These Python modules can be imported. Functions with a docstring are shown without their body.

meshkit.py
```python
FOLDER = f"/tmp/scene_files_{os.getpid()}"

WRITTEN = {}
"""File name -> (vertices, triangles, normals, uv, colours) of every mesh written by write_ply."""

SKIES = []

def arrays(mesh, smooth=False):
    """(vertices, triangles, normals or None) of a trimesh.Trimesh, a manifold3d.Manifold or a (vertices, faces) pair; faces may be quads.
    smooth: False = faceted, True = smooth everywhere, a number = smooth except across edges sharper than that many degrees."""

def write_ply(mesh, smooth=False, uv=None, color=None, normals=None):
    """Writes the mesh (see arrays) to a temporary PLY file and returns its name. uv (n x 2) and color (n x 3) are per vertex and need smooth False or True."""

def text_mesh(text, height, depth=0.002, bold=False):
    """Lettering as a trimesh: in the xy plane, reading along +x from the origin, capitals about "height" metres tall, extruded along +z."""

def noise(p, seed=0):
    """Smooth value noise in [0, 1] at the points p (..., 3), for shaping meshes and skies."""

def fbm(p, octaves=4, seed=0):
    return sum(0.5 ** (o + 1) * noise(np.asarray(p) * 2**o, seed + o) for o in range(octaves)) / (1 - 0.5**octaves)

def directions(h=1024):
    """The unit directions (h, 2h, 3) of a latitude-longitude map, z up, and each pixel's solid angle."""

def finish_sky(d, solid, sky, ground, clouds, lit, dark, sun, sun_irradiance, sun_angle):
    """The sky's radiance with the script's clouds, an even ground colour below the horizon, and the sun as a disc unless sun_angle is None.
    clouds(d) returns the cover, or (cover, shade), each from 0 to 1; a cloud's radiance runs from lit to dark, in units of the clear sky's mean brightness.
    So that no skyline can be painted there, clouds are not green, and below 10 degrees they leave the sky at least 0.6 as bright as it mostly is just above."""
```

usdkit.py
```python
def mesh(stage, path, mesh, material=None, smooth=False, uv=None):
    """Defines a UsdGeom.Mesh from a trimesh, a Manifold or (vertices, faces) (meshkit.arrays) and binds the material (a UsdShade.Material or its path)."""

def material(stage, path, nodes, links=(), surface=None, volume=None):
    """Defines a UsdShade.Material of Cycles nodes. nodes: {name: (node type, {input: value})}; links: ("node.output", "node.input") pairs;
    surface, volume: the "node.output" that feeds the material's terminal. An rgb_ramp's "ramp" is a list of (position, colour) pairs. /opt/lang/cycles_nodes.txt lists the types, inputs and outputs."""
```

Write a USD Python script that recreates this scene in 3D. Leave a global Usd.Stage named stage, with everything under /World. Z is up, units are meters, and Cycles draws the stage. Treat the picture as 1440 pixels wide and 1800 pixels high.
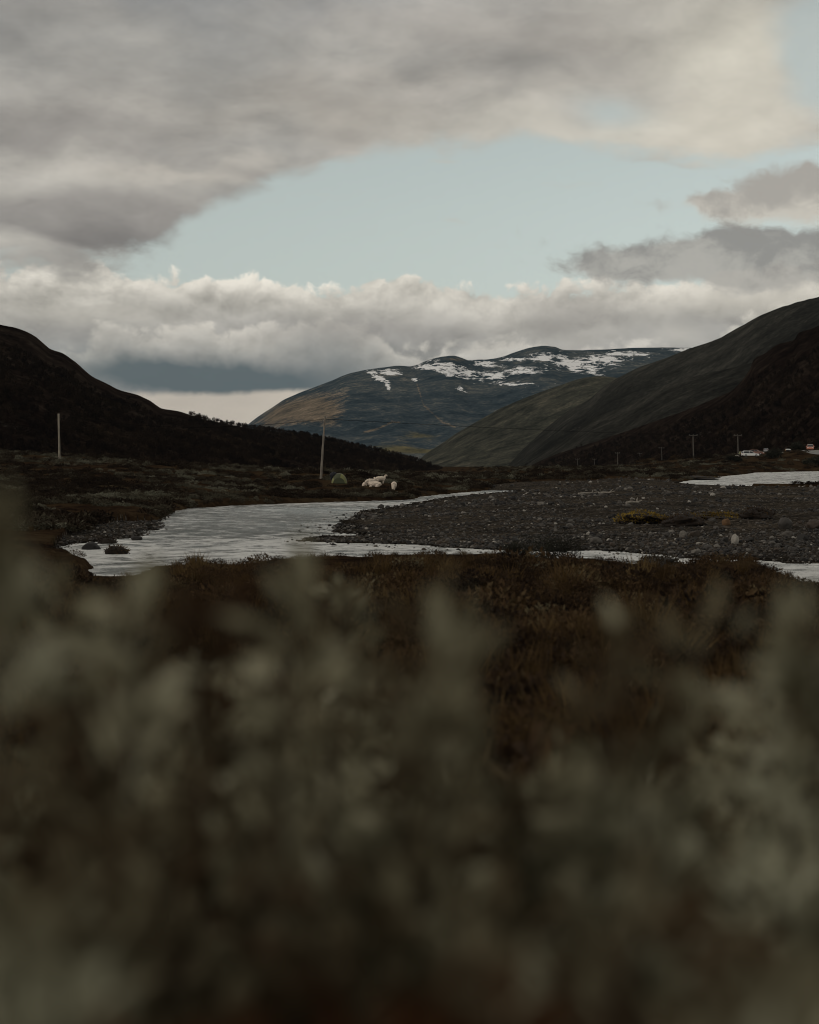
import math, os, random
import numpy as np
import trimesh, manifold3d
from scipy import ndimage
from scipy.interpolate import RBFInterpolator, PchipInterpolator
from scipy.spatial import cKDTree
import usdkit, meshkit
from pxr import Gf, Sdf, Usd, UsdGeom, UsdLux, UsdShade, Vt

stage = Usd.Stage.CreateInMemory()
UsdGeom.SetStageUpAxis(stage, UsdGeom.Tokens.z)
UsdGeom.SetStageMetersPerUnit(stage, 1.0)
world = UsdGeom.Xform.Define(stage, '/World')
stage.SetDefaultPrim(world.GetPrim())

# ------------------------------------------------------------------ camera, exposure
# 50 mm lens on a 24 x 30 mm upright picture, levelled, shifted down a little.
EYE = 3.2                        # metres above the river
FPX, CX, HY = 3000.0, 720.0, 820.0
cam = UsdGeom.Camera.Define(stage, '/World/camera')
cam.CreateFocalLengthAttr(50.0)
cam.CreateHorizontalApertureAttr(24.0)
cam.CreateVerticalApertureAttr(30.0)
cam.CreateVerticalApertureOffsetAttr(-(900.0 - HY) / FPX * 50.0)
cam.CreateFStopAttr(1.8)
cam.CreateFocusDistanceAttr(170.0)
cam.CreateClippingRangeAttr(Gf.Vec2f(0.05, 60000.0))
cam.CreateExposureAttr(0.0)
cam.AddTranslateOp().Set(Gf.Vec3d(0, 0, EYE))
cam.AddRotateXYZOp().Set(Gf.Vec3f(90, 0, 0))

# ------------------------------------------------------------------ node graph helper
class Graph:
    def __init__(self):
        self.nodes, self.links, self.k = {}, [], 0
    def n(self, kind, out=None, **inp):
        name = 'n%d' % self.k; self.k += 1
        plain = {}
        for key, v in inp.items():
            if isinstance(v, Out): self.links.append((v.ref, name + '.' + key))
            else: plain[key] = v
        self.nodes[name] = (kind, plain)
        return Out(self, name, out)
    def m(self, op, a, b=0.0, c=0.0, clamp=False):
        return self.n('math', 'value', math_type=op, value1=a, value2=b, value3=c, use_clamp=clamp)
    def ramp(self, fac, stops, interpolate=True, out='color'):
        return self.n('rgb_ramp', out, fac=fac, ramp=stops, interpolate=interpolate)
    def smooth(self, x, a, b, lo=0.0, hi=1.0):
        return self.n('map_range', 'result', range_type='smoothstep', value=x, from_min=a, from_max=b, to_min=lo, to_max=hi, clamp=True)
    def lin(self, x, a, b, lo=0.0, hi=1.0):
        return self.n('map_range', 'result', range_type='linear', value=x, from_min=a, from_max=b, to_min=lo, to_max=hi, clamp=True)
    def mix(self, fac, a, b, mode='mix'):
        return self.n('mix', 'color', mix_type=mode, fac=fac, color1=a, color2=b)
    def noise(self, vec, scale=1.0, detail=4.0, rough=0.5, distortion=0.0, out='fac', kind='fBM'):
        return self.n('noise_texture', out, vector=vec, scale=scale, detail=detail, roughness=rough, distortion=distortion, type=kind)
    def xyz(self, x, y, z=0.0):
        return self.n('combine_xyz', 'vector', x=x, y=y, z=z)
    def build(self, path, surface=None, volume=None):
        return usdkit.material(stage, path, self.nodes, self.links, surface=surface.ref if surface else None, volume=volume.ref if volume else None)

class Out:
    def __init__(self, g, name, out): self.g, self.name, self.out = g, name, out
    @property
    def ref(self): return self.name + '.' + self.out
    def o(self, out): return Out(self.g, self.name, out)
    def __add__(self, b): return self.g.m('add', self, b)
    __radd__ = __add__
    def __sub__(self, b): return self.g.m('subtract', self, b)
    def __rsub__(self, b): return self.g.m('subtract', b, self)
    def __mul__(self, b): return self.g.m('multiply', self, b)
    __rmul__ = __mul__
    def __truediv__(self, b): return self.g.m('divide', self, b)

def lin(r, g, b, k=1.0):
    return tuple(k * (x / 12.92 if x < 0.04045 else ((x + 0.055) / 1.055) ** 2.4) for x in (r / 255, g / 255, b / 255))

# ------------------------------------------------------------------ sky and sun
SUN = np.array([-0.80, -0.42, 0.43]); SUN /= np.linalg.norm(SUN)
SUN_EL, SUN_ROT = math.asin(SUN[2]), math.atan2(SUN[0], SUN[1])
STRENGTH = 0.10
def make_sky():
    g = Graph()
    d = g.n('texture_coordinate').o('generated')
    s = g.n('separate_xyz', vector=d)
    x, y, z = s.o('x'), s.o('y'), s.o('z')
    # bearing and height above the horizon, in thousandths of 1/3 radian (so about a degree is 52)
    az = g.m('arctan2', x, y) * FPX
    el = g.m('arctangent', z, 0) if False else g.m('arcsine', z) * FPX
    K = 1.0 / STRENGTH
    C = lambda r, gg, b: lin(r, gg, b, K)
    U, V = az, el
    P = g.xyz(az, el, 0.0)
    # ---- clear air
    sky = g.n('sky_texture', 'color', sky_type='single_scattering', sun_disc=False, sun_elevation=SUN_EL, sun_rotation=SUN_ROT, altitude=700.0, air_density=1.0, aerosol_density=1.6, ozone_density=1.0)
    clear = g.n('hsv', 'color', hue=0.466, saturation=0.30, value=SKYV, fac=1.0, color=sky)
    clear = g.mix(1.0, clear, (1.10, 1.115, 1.035), 'multiply')
    def warp(scale, amp, seed, sx=1.0, sy=1.0, detail=3.0):
        v = g.xyz(U * (sx / scale) + seed, V * (sy / scale) + seed * 1.7, seed)
        c = g.n('separate_color', color=g.noise(v, 1.0, detail, 0.55, out='color'))
        return U + (c.o('r') - 0.5) * (2 * amp), V + (c.o('g') - 0.5) * (2 * amp)
    def fb(u, v, scale, seed, sx=1.0, sy=1.0, detail=5.0, rough=0.55, dist=0.0):
        return g.noise(g.xyz(u * (sx / scale) + seed, v * (sy / scale) + seed * 0.37, seed * 1.3), 1.0, detail, rough, dist)
    def blob(u, v, px, py, rx, ry):
        a = (u - (px - CX)) / rx; b = (v - (HY - py)) / ry
        return g.m('exponent', (a * a + b * b) * -1.0)
    def curve(u, pts):                       # a height given along the bearing (a line of the cloud base or top)
        lo, hi = -1000.0, 1000.0
        fac = g.lin(u, lo, hi)
        st = [((px - CX - lo) / (hi - lo), ((HY - py) / 1000.0,) * 3) for px, py in pts]
        r = g.n('separate_color', color=g.ramp(fac, st)).o('r')
        return r * 1000.0
    # ---- bank of cumulus low over the valley
    wu, wv = warp(150.0, 26.0, 3.1)
    def heap(u, v):
        b1 = g.m('absolute', fb(u, v, 170.0, 11.0, 0.9, 1.25, 3.0, 0.5) * 2.0 - 1.0)
        b2 = g.m('absolute', fb(u, v, 66.0, 12.0, 0.9, 1.2, 4.0, 0.55) * 2.0 - 1.0)
        b3 = g.m('absolute', fb(u, v, 30.0, 15.0, 0.9, 1.1, 3.0, 0.55) * 2.0 - 1.0)
        return b1 * 1.6 + b2 * 0.9 + b3 * 0.35
    puff = heap(wu, wv)
    puff2 = heap(wu - 5.0, wv + 17.0)            # the same heaps a little nearer the light
    broad = fb(wu, wv, 330.0, 14.0, 0.6, 1.5, 4.0, 0.5)
    fine = fb(U, V, 46.0, 5.0, 1.0, 1.2, 5.0, 0.6)
    top = curve(wu, [(-300, 455), (0, 452), (200, 456), (300, 462), (440, 464), (520, 468), (560, 480), (620, 466), (700, 468), (800, 474), (870, 488), (930, 486), (1000, 478), (1060, 480), (1100, 478), (1200, 462), (1440, 452), (1700, 470)])
    hgt = top - V + (puff - 0.70) * 62.0 + (fine - 0.5) * 16.0 + (broad - 0.5) * 40.0        # depth below the cloud tops
    bank = g.smooth(hgt, -4.0, 13.0)
    dep = g.lin(hgt + (broad - 0.5) * 90.0 - (puff - 0.6) * 40.0, 0.0, 260.0)
    body = g.ramp(dep, [(0.0, C(216, 211, 199)), (0.12, C(206, 201, 190)), (0.26, C(184, 180, 171)), (0.42, C(166, 163, 157)), (0.58, C(158, 156, 151)), (0.75, C(152, 150, 146)), (1.0, C(146, 146, 144))])
    bigd = fb(wu - 16.0, wv + 40.0, 150.0, 19.0, 0.75, 1.3, 4.0, 0.5) - fb(wu, wv, 150.0, 19.0, 0.75, 1.3, 6.0, 0.55)
    emb = (puff2 - puff) * g.smooth(hgt, 150.0, 20.0, 0.22, 0.52) + bigd * 1.3                                           # lit and shaded sides of the heaps
    shade = g.m('add', 1.0, emb * -1.0) 
    shade = g.n('clamp', 'result', value=shade, min=0.64, max=1.26)
    body = g.n('vector_math', 'vector', math_type='scale', vector1=body, scale=shade)
    # a second, nearer row of heaps standing before the first
    f_1 = g.m('absolute', fb(wu, wv, 140.0, 51.0, 0.85, 1.3, 3.0, 0.5) * 2.0 - 1.0) * 1.5 + g.m('absolute', fb(wu, wv, 52.0, 52.0, 0.9, 1.2, 4.0, 0.55) * 2.0 - 1.0) * 0.9
    f_2 = g.m('absolute', fb(wu - 5.0, wv + 16.0, 140.0, 51.0, 0.85, 1.3, 3.0, 0.5) * 2.0 - 1.0) * 1.5 + g.m('absolute', fb(wu - 5.0, wv + 16.0, 52.0, 52.0, 0.9, 1.2, 4.0, 0.55) * 2.0 - 1.0) * 0.9
    top2 = curve(wu, [(-300, 570), (0, 552), (80, 600), (150, 580), (230, 556), (340, 540), (430, 562), (540, 530), (640, 542), (700, 590), (780, 596), (850, 560), (940, 556), (1010, 596), (1090, 570), (1160, 600), (1230, 592), (1320, 545), (1440, 530), (1700, 560)])
    h2 = top2 - V + (f_1 - 0.62) * 74.0 + (broad - 0.5) * 60.0
    b2_ = g.ramp(g.lin(h2 - (f_1 - 0.6) * 30.0, 0.0, 170.0), [(0.0, C(206, 201, 190)), (0.15, C(196, 191, 181)), (0.4, C(170, 167, 160)), (0.7, C(152, 150, 146)), (1.0, C(146, 146, 144))])
    s2 = g.n('clamp', 'result', value=1.0 - (f_2 - f_1) * g.smooth(h2, 130.0, 20.0, 0.15, 0.55) - bigd * 0.5, min=0.7, max=1.2)
    b2_ = g.n('vector_math', 'vector', math_type='scale', vector1=b2_, scale=s2)
    body = g.mix(g.smooth(h2, -6.0, 22.0, 0.0, 0.92), body, b2_)
    # the slate shower cloud on the left and its clear edge underneath
    sh_v = wv + (fb(U, V, 130.0, 21.0, 0.8, 1.0, 5.0, 0.6) - 0.5) * 95.0
    shower = blob(wu, sh_v, 350, 672, 230, 36) * 1.15 + blob(wu, sh_v, 540, 640, 190, 44) * 0.45 + blob(wu, sh_v, 170, 640, 150, 36) * 0.3
    body = g.mix(g.n('clamp', 'result', value=shower, min=0.0, max=0.93), body, C(82, 94, 98))
    for (px, py, rx, ry, k, col) in [(640, 575, 170, 24, 0.55, (138, 134, 130)), (1010, 555, 110, 36, 0.5, (146, 142, 138)), (1180, 575, 120, 26, 0.45, (150, 148, 144)),
                                     (120, 590, 130, 26, 0.4, (142, 140, 136)), (1340, 530, 180, 26, 0.5, (206, 200, 187)), (180, 560, 170, 24, 0.45, (196, 191, 180)), (1190, 590, 45, 22, 0.6, (194, 190, 180)), (990, 603, 40, 12, 0.5, (186, 182, 174))]:
        body = g.mix(blob(wu, wv, px, py, rx, ry) * k, body, C(*col))
    base = curve(U, [(-300, 690), (150, 690), (260, 694), (400, 692), (480, 689), (560, 684), (660, 692), (900, 700), (1700, 704)])
    under = g.smooth(base - V + (fine - 0.5) * 16.0, -7.0, 7.0)
    strip = g.mix(fb(U, V, 90.0, 31.0, 0.5, 1.6, 5.0), C(172, 164, 153), C(200, 190, 176))
    body = g.mix(under, body, strip)
    col = g.mix(bank, clear, body)
    # ---- high broken sheet over the whole sky
    hu, hv = warp(260.0, 46.0, 7.7, 0.7, 1.3)
    sheet = fb(hu, hv, 250.0, 17.0, 0.58, 1.25, 7.0, 0.55)
    wisps = fb(hu, hv, 100.0, 23.0, 0.62, 1.2, 6.0, 0.6)
    edge = curve(hu, [(-1000, 510), (0, 512), (190, 496), (270, 462), (345, 412), (398, 382), (450, 354), (550, 326), (590, 300), (660, 284), (760, 274), (860, 272), (960, 282), (1060, 292), (1160, 296), (1300, 292), (1400, 280), (1500, 270), (1700, 285)])
    over = V - edge + (sheet - 0.5) * 175.0 + (wisps - 0.5) * 115.0
    cov = g.smooth(over, -10.0, 34.0)
    hole = blob(hu, hv, 1075, 205, 62, 26) * 0.75 + g.smooth(blob(hu, hv, 1455, 120, 105, 120) + (sheet - 0.5) * 0.9 + (wisps - 0.5) * 0.5, 0.30, 0.75) * 0.8 + blob(hu, hv, 1010, 262, 90, 12) * 0.3
    cov = cov * g.n('clamp', 'result', value=1.0 - hole, min=0.0, max=1.0)
    tone = fb(hu, hv, 300.0, 41.0, 0.65, 1.3, 6.0, 0.58)
    tu, tv = warp(170.0, 95.0, 13.9, 0.8, 1.4, 5.0)
    t = tone * 2.1 - 0.50 + (wisps - 0.5) * 0.5 + (sheet - 0.5) * 0.5
    cs = g.ramp(g.n('clamp', 'result', value=t, min=0.0, max=1.0), [(0.0, C(134, 133, 131)), (0.35, C(154, 152, 147)), (0.6, C(170, 166, 159)), (0.85, C(184, 180, 171)), (1.0, C(196, 192, 181))])
    shf = g.noise(g.xyz((hu - 14.0) * (0.58 / 250.0) + 17.0, (hv + 26.0) * (1.25 / 250.0) + 17.0 * 0.37, 17.0 * 1.3), 1.0, 5.0, 0.55)
    for (px, py, rx, ry, k, cc) in [(400, 0, 440, 60, 0.85, (140, 141, 141)), (250, 130, 300, 60, 0.55, (158, 156, 151)), (60, 250, 260, 46, 0.8, (138, 134, 130)), (30, 60, 150, 60, 0.5, (140, 138, 134)),
                                    (960, 80, 260, 60, 0.75, (160, 155, 148)), (620, 200, 260, 40, 0.6, (176, 169, 159)), (40, 165, 220, 34, 0.6, (176, 172, 165)), (740, 40, 170, 24, 0.6, (176, 171, 164)), (760, 160, 200, 22, 0.5, (186, 180, 171)), (450, 225, 200, 22, 0.5, (182, 177, 168)),
                                    (1310, 110, 170, 150, 0.95, (204, 199, 185)), (1180, 232, 250, 50, 0.9, (203, 197, 183)), (330, 312, 190, 20, 0.8, (188, 182, 172)), (950, 235, 260, 30, 0.6, (196, 192, 181))]:
        cs = g.mix(blob(tu, tv, px, py, rx, ry) * k, cs, C(*cc))
    cs = g.mix(blob(hu, hv, 470, 316, 120, 12) * 0.6, cs, C(146, 142, 137))
    cs = g.mix(blob(hu, hv, 590, 246, 70, 15) * 0.5, cs, C(148, 143, 137))
    lobe = g.smooth(blob(hu, hv, 185, 402, 250, 64) + (sheet - 0.5) * 0.9 + (wisps - 0.5) * 0.4, 0.22, 0.62)
    cs = g.mix(lobe * 0.9, cs, g.mix(g.smooth(hv + (wisps - 0.5) * 90.0, 355.0, 470.0), C(114, 111, 109), C(148, 144, 139)))
    relief = g.n('clamp', 'result', value=1.0 + (shf - sheet) * 1.1 + (wisps - 0.5) * 0.28 + (tone - 0.5) * 0.40, min=0.74, max=1.22)
    cs = g.n('vector_math', 'vector', math_type='scale', vector1=cs, scale=relief)
    col = g.mix(cov, col, cs)
    # ---- torn scraps at mid height on the right and in the blue
    ru, rv = warp(90.0, 26.0, 9.3)
    rag = fb(ru, rv, 80.0, 29.0, 0.8, 1.2, 7.0, 0.62)
    f1 = blob(ru, rv, 1405, 366, 190, 58) * 1.2 + blob(ru, rv, 1240, 372, 60, 13) * 0.6 + blob(ru, rv, 1420, 330, 60, 24) * 0.8
    f2 = blob(ru, rv, 1190, 452, 170, 34) + blob(ru, rv, 1390, 462, 180, 54) * 1.3 + blob(ru, rv, 1060, 466, 70, 22) * 0.6 + blob(ru, rv, 1290, 440, 90, 40) * 0.7 + blob(ru, rv, 1230, 484, 260, 34) * 0.6
    f3 = blob(ru, rv, 800, 388, 36, 8) * 0.75 + blob(ru, rv, 700, 408, 30, 7) * 0.6 + blob(ru, rv, 780, 296, 46, 7) * 0.8 + blob(ru, rv, 1330, 345, 40, 8) * 0.6 + blob(ru, rv, 880, 440, 90, 10) * 0.5 + blob(ru, rv, 600, 345, 120, 10) * 0.6 + blob(ru, rv, 1000, 330, 140, 12) * 0.6
    m1 = g.smooth(f1 + (rag - 0.5) * 2.2, 0.30, 1.0)
    m2 = g.smooth(f2 + (rag - 0.5) * 2.6, 0.38, 1.15, 0.0, 0.93)
    m3 = g.smooth(f3 + (rag - 0.5) * 0.6, 0.42, 0.95, 0.0, 0.6)
    col = g.mix(m3, col, C(190, 188, 178))
    col = g.mix(m1, col, g.mix(g.smooth(rag + (rv - 448.0) * 0.006, 0.35, 0.65), C(198, 193, 182), C(168, 164, 157)))
    col = g.mix(m2, col, g.mix(g.smooth(rag + (rv - 365.0) * 0.004, 0.36, 0.62), C(172, 169, 162), C(140, 138, 134)))
    # everything round the horizon away from the valley carries on as the same grey broken sky
    bg = g.n('background_shader', 'background', color=col, strength=STRENGTH)
    return g.build('/World/Looks/sky', surface=bg)

SKYV = 1.0
sky_mat = make_sky()
dome = UsdLux.DomeLight.Define(stage, '/World/sky')
dome.CreateIntensityAttr(1.0)
UsdShade.MaterialBindingAPI.Apply(dome.GetPrim()).Bind(sky_mat)
dome.GetPrim().SetCustomDataByKey('kind', 'structure')
dome.GetPrim().SetCustomDataByKey('label', 'grey broken cloud with a pale blue gap over the valley')
sun = UsdLux.DistantLight.Define(stage, '/World/sun')
sun.CreateIntensityAttr(0.20)
sun.CreateAngleAttr(12.0)
sun.CreateNormalizeAttr(True)
sun.CreateColorAttr(Gf.Vec3f(1.0, 0.93, 0.84))
m = Gf.Matrix4d(); m.SetLookAt(Gf.Vec3d(*map(float, SUN)), Gf.Vec3d(0, 0, 0), Gf.Vec3d(0, 0, 1))
sun.AddTransformOp().Set(m.GetInverse())

# ------------------------------------------------------------------ helpers: naming, tagging, meshes
USED = {}
def fresh(name, parent='/World'):
    k = (parent, name); n = USED.get(k, 0); USED[k] = n + 1
    return name if n == 0 else '%s_%03d' % (name, n)
def tag(prim, label=None, category=None, group=None, kind=None):
    for k, v in (('label', label), ('category', category), ('group', group), ('kind', kind)):
        if v: prim.SetCustomDataByKey(k, v)
    return prim
def thing(name, loc=(0, 0, 0), rz=0.0, **tags):
    x = UsdGeom.Xform.Define(stage, '/World/' + fresh(name))
    x.AddTranslateOp().Set(Gf.Vec3d(*map(float, loc)))
    x.AddRotateZOp().Set(float(rz))
    return tag(x.GetPrim(), **tags)
def part(name, mesh, mat, parent=None, smooth=False, **tags):
    base = str(parent.GetPath()) if parent is not None else '/World'
    p = usdkit.mesh(stage, base + '/' + fresh(name, base), mesh, mat, smooth=smooth)
    return tag(p.GetPrim(), **tags)
def primvar(prim, name, values):
    UsdGeom.PrimvarsAPI(prim).CreatePrimvar(name, Sdf.ValueTypeNames.FloatArray, 'vertex').Set(Vt.FloatArray.FromNumpy(np.asarray(values, np.float32)))
def scatter(path, protos, pos, scale, rz, which, tilt=None):
    pi = UsdGeom.PointInstancer.Define(stage, path)
    made = []
    for nm, me, ma in protos:
        q_ = path + '/' + fresh(nm, path); usdkit.mesh(stage, q_, me, ma); made.append(Sdf.Path(q_))
    pi.CreatePrototypesRel().SetTargets(made)
    n = len(pos)
    pi.CreatePositionsAttr(Vt.Vec3fArray.FromNumpy(np.asarray(pos, np.float32)))
    scale = np.asarray(scale, np.float32)
    if scale.ndim == 1: scale = np.repeat(scale[:, None], 3, 1)
    pi.CreateScalesAttr(Vt.Vec3fArray.FromNumpy(scale))
    q = np.zeros((n, 4), np.float32)
    rz = np.asarray(rz); q[:, 0] = np.cos(rz / 2); q[:, 3] = np.sin(rz / 2)
    if tilt is not None:                                   # a turn about x before the turn about z
        t = np.asarray(tilt); cx, sx = np.cos(t / 2), np.sin(t / 2)
        q = np.stack([q[:, 0] * cx, q[:, 0] * sx, q[:, 3] * sx, q[:, 3] * cx], 1)
    pi.CreateOrientationsAttr(Vt.QuathArray([Gf.Quath(float(a), float(b), float(c), float(d)) for a, b, c, d in q]))
    pi.CreateProtoIndicesAttr(Vt.IntArray.FromNumpy(np.asarray(which, np.int32)))
    return pi.GetPrim()
def proto(name, mesh, mat): return (name, mesh, mat)
def sstep(x, a, b):
    t = np.clip((np.asarray(x, float) - a) / (b - a), 0, 1); return t * t * (3 - 2 * t)
def grid_faces(nr, nc, wrap=False):
    i, j = np.meshgrid(np.arange(nr - 1), np.arange(nc if wrap else nc - 1), indexing='ij')
    a = i * nc + j; b = i * nc + (j + 1) % nc; c = b + nc; d = a + nc
    return np.stack([a, b, c, d], -1).reshape(-1, 4)
def used_only(v, f, *attrs):
    keep = np.unique(f); m = np.full(len(v), -1); m[keep] = np.arange(len(keep))
    return (v[keep], m[f]) + tuple(a[keep] for a in attrs)
def at(px, py, D):
    return np.array([(px - CX) / FPX * D, D, EYE + (HY - py) / FPX * D])

# ------------------------------------------------------------------ materials of the land
def heath_mat(name, cols, scale=1.0, bump=0.4, rough=0.95, wt=(0.8, 0.75, 0.45), rock=None, extra=None):
    """Ground plants and soil: patches of several colours at three sizes."""
    g = Graph()
    p = g.n('geometry').o('position')
    p = g.n('vector_math', 'vector', math_type='scale', vector1=p, scale=1.0 / scale)
    big = g.noise(p, 0.12, 5.0, 0.6, 0.3); mid = g.noise(p, 0.9, 5.0, 0.62); small = g.noise(p, 6.0, 5.0, 0.65)
    f = big * wt[0] + mid * wt[1] + small * wt[2] + (0.5 - 0.5 * sum(wt))
    col = g.ramp(g.n('clamp', 'result', value=f, min=0.0, max=1.0), cols)
    if rock:
        rn = g.noise(p, 0.35, 7.0, 0.7, 0.4, kind='fBM'); col = g.mix(g.smooth(rn + (small - 0.5) * 0.5, rock[0], rock[0] + 0.10), col, g.ramp(small, [(0.3, tuple(0.4 * c for c in rock[1])), (0.7, rock[1])]))
    if extra: col = extra(g, p, col)
    b = g.n('bump', 'normal', height=small * 0.8 + mid, strength=bump, distance=0.25 * scale)
    bs = g.n('principled_bsdf', 'BSDF', base_color=col, roughness=rough, normal=b, specular_ior_level=0.0)
    return g.build('/World/Looks/' + name, surface=bs)

ground_mat = heath_mat('heath', [(0.3, (0.012, 0.0078, 0.006)), (0.45, (0.028, 0.0175, 0.0105)), (0.58, (0.044, 0.029, 0.016)), (0.68, (0.052, 0.040, 0.023)), (0.8, (0.072, 0.060, 0.04))], 1.0, 0.8)
def gravel_extra(g, p, col):
    v = g.n('voronoi_texture', 'color', vector=p, scale=5.5, feature='f1')
    h = g.n('separate_color', color=v)
    wet = g.n('attribute', 'fac', attribute='wet')
    tone = g.noise(p, 0.22, 4.0, 0.6)
    dark = g.n('combine_xyz', 'vector', x=g.lin(tone, 0.3, 0.7, 0.7, 1.85) * (1.0 - wet * 0.6), y=g.lin(tone, 0.3, 0.7, 0.7, 1.68) * (1.0 - wet * 0.6), z=g.lin(tone, 0.3, 0.7, 0.7, 1.45) * (1.0 - wet * 0.6))
    return g.mix(1.0, dark, g.mix(0.85, col, g.ramp(h.o('r'), [(0.0, (0.013, 0.012, 0.011)), (0.5, (0.033, 0.030, 0.027)), (0.85, (0.058, 0.053, 0.047)), (1.0, (0.12, 0.11, 0.10))])), 'multiply')
gravel_mat = heath_mat('gravel', [(0.3, (0.01, 0.009, 0.008)), (0.7, (0.03, 0.027, 0.024))], 1.0, 1.0, 0.85, extra=gravel_extra)

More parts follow.
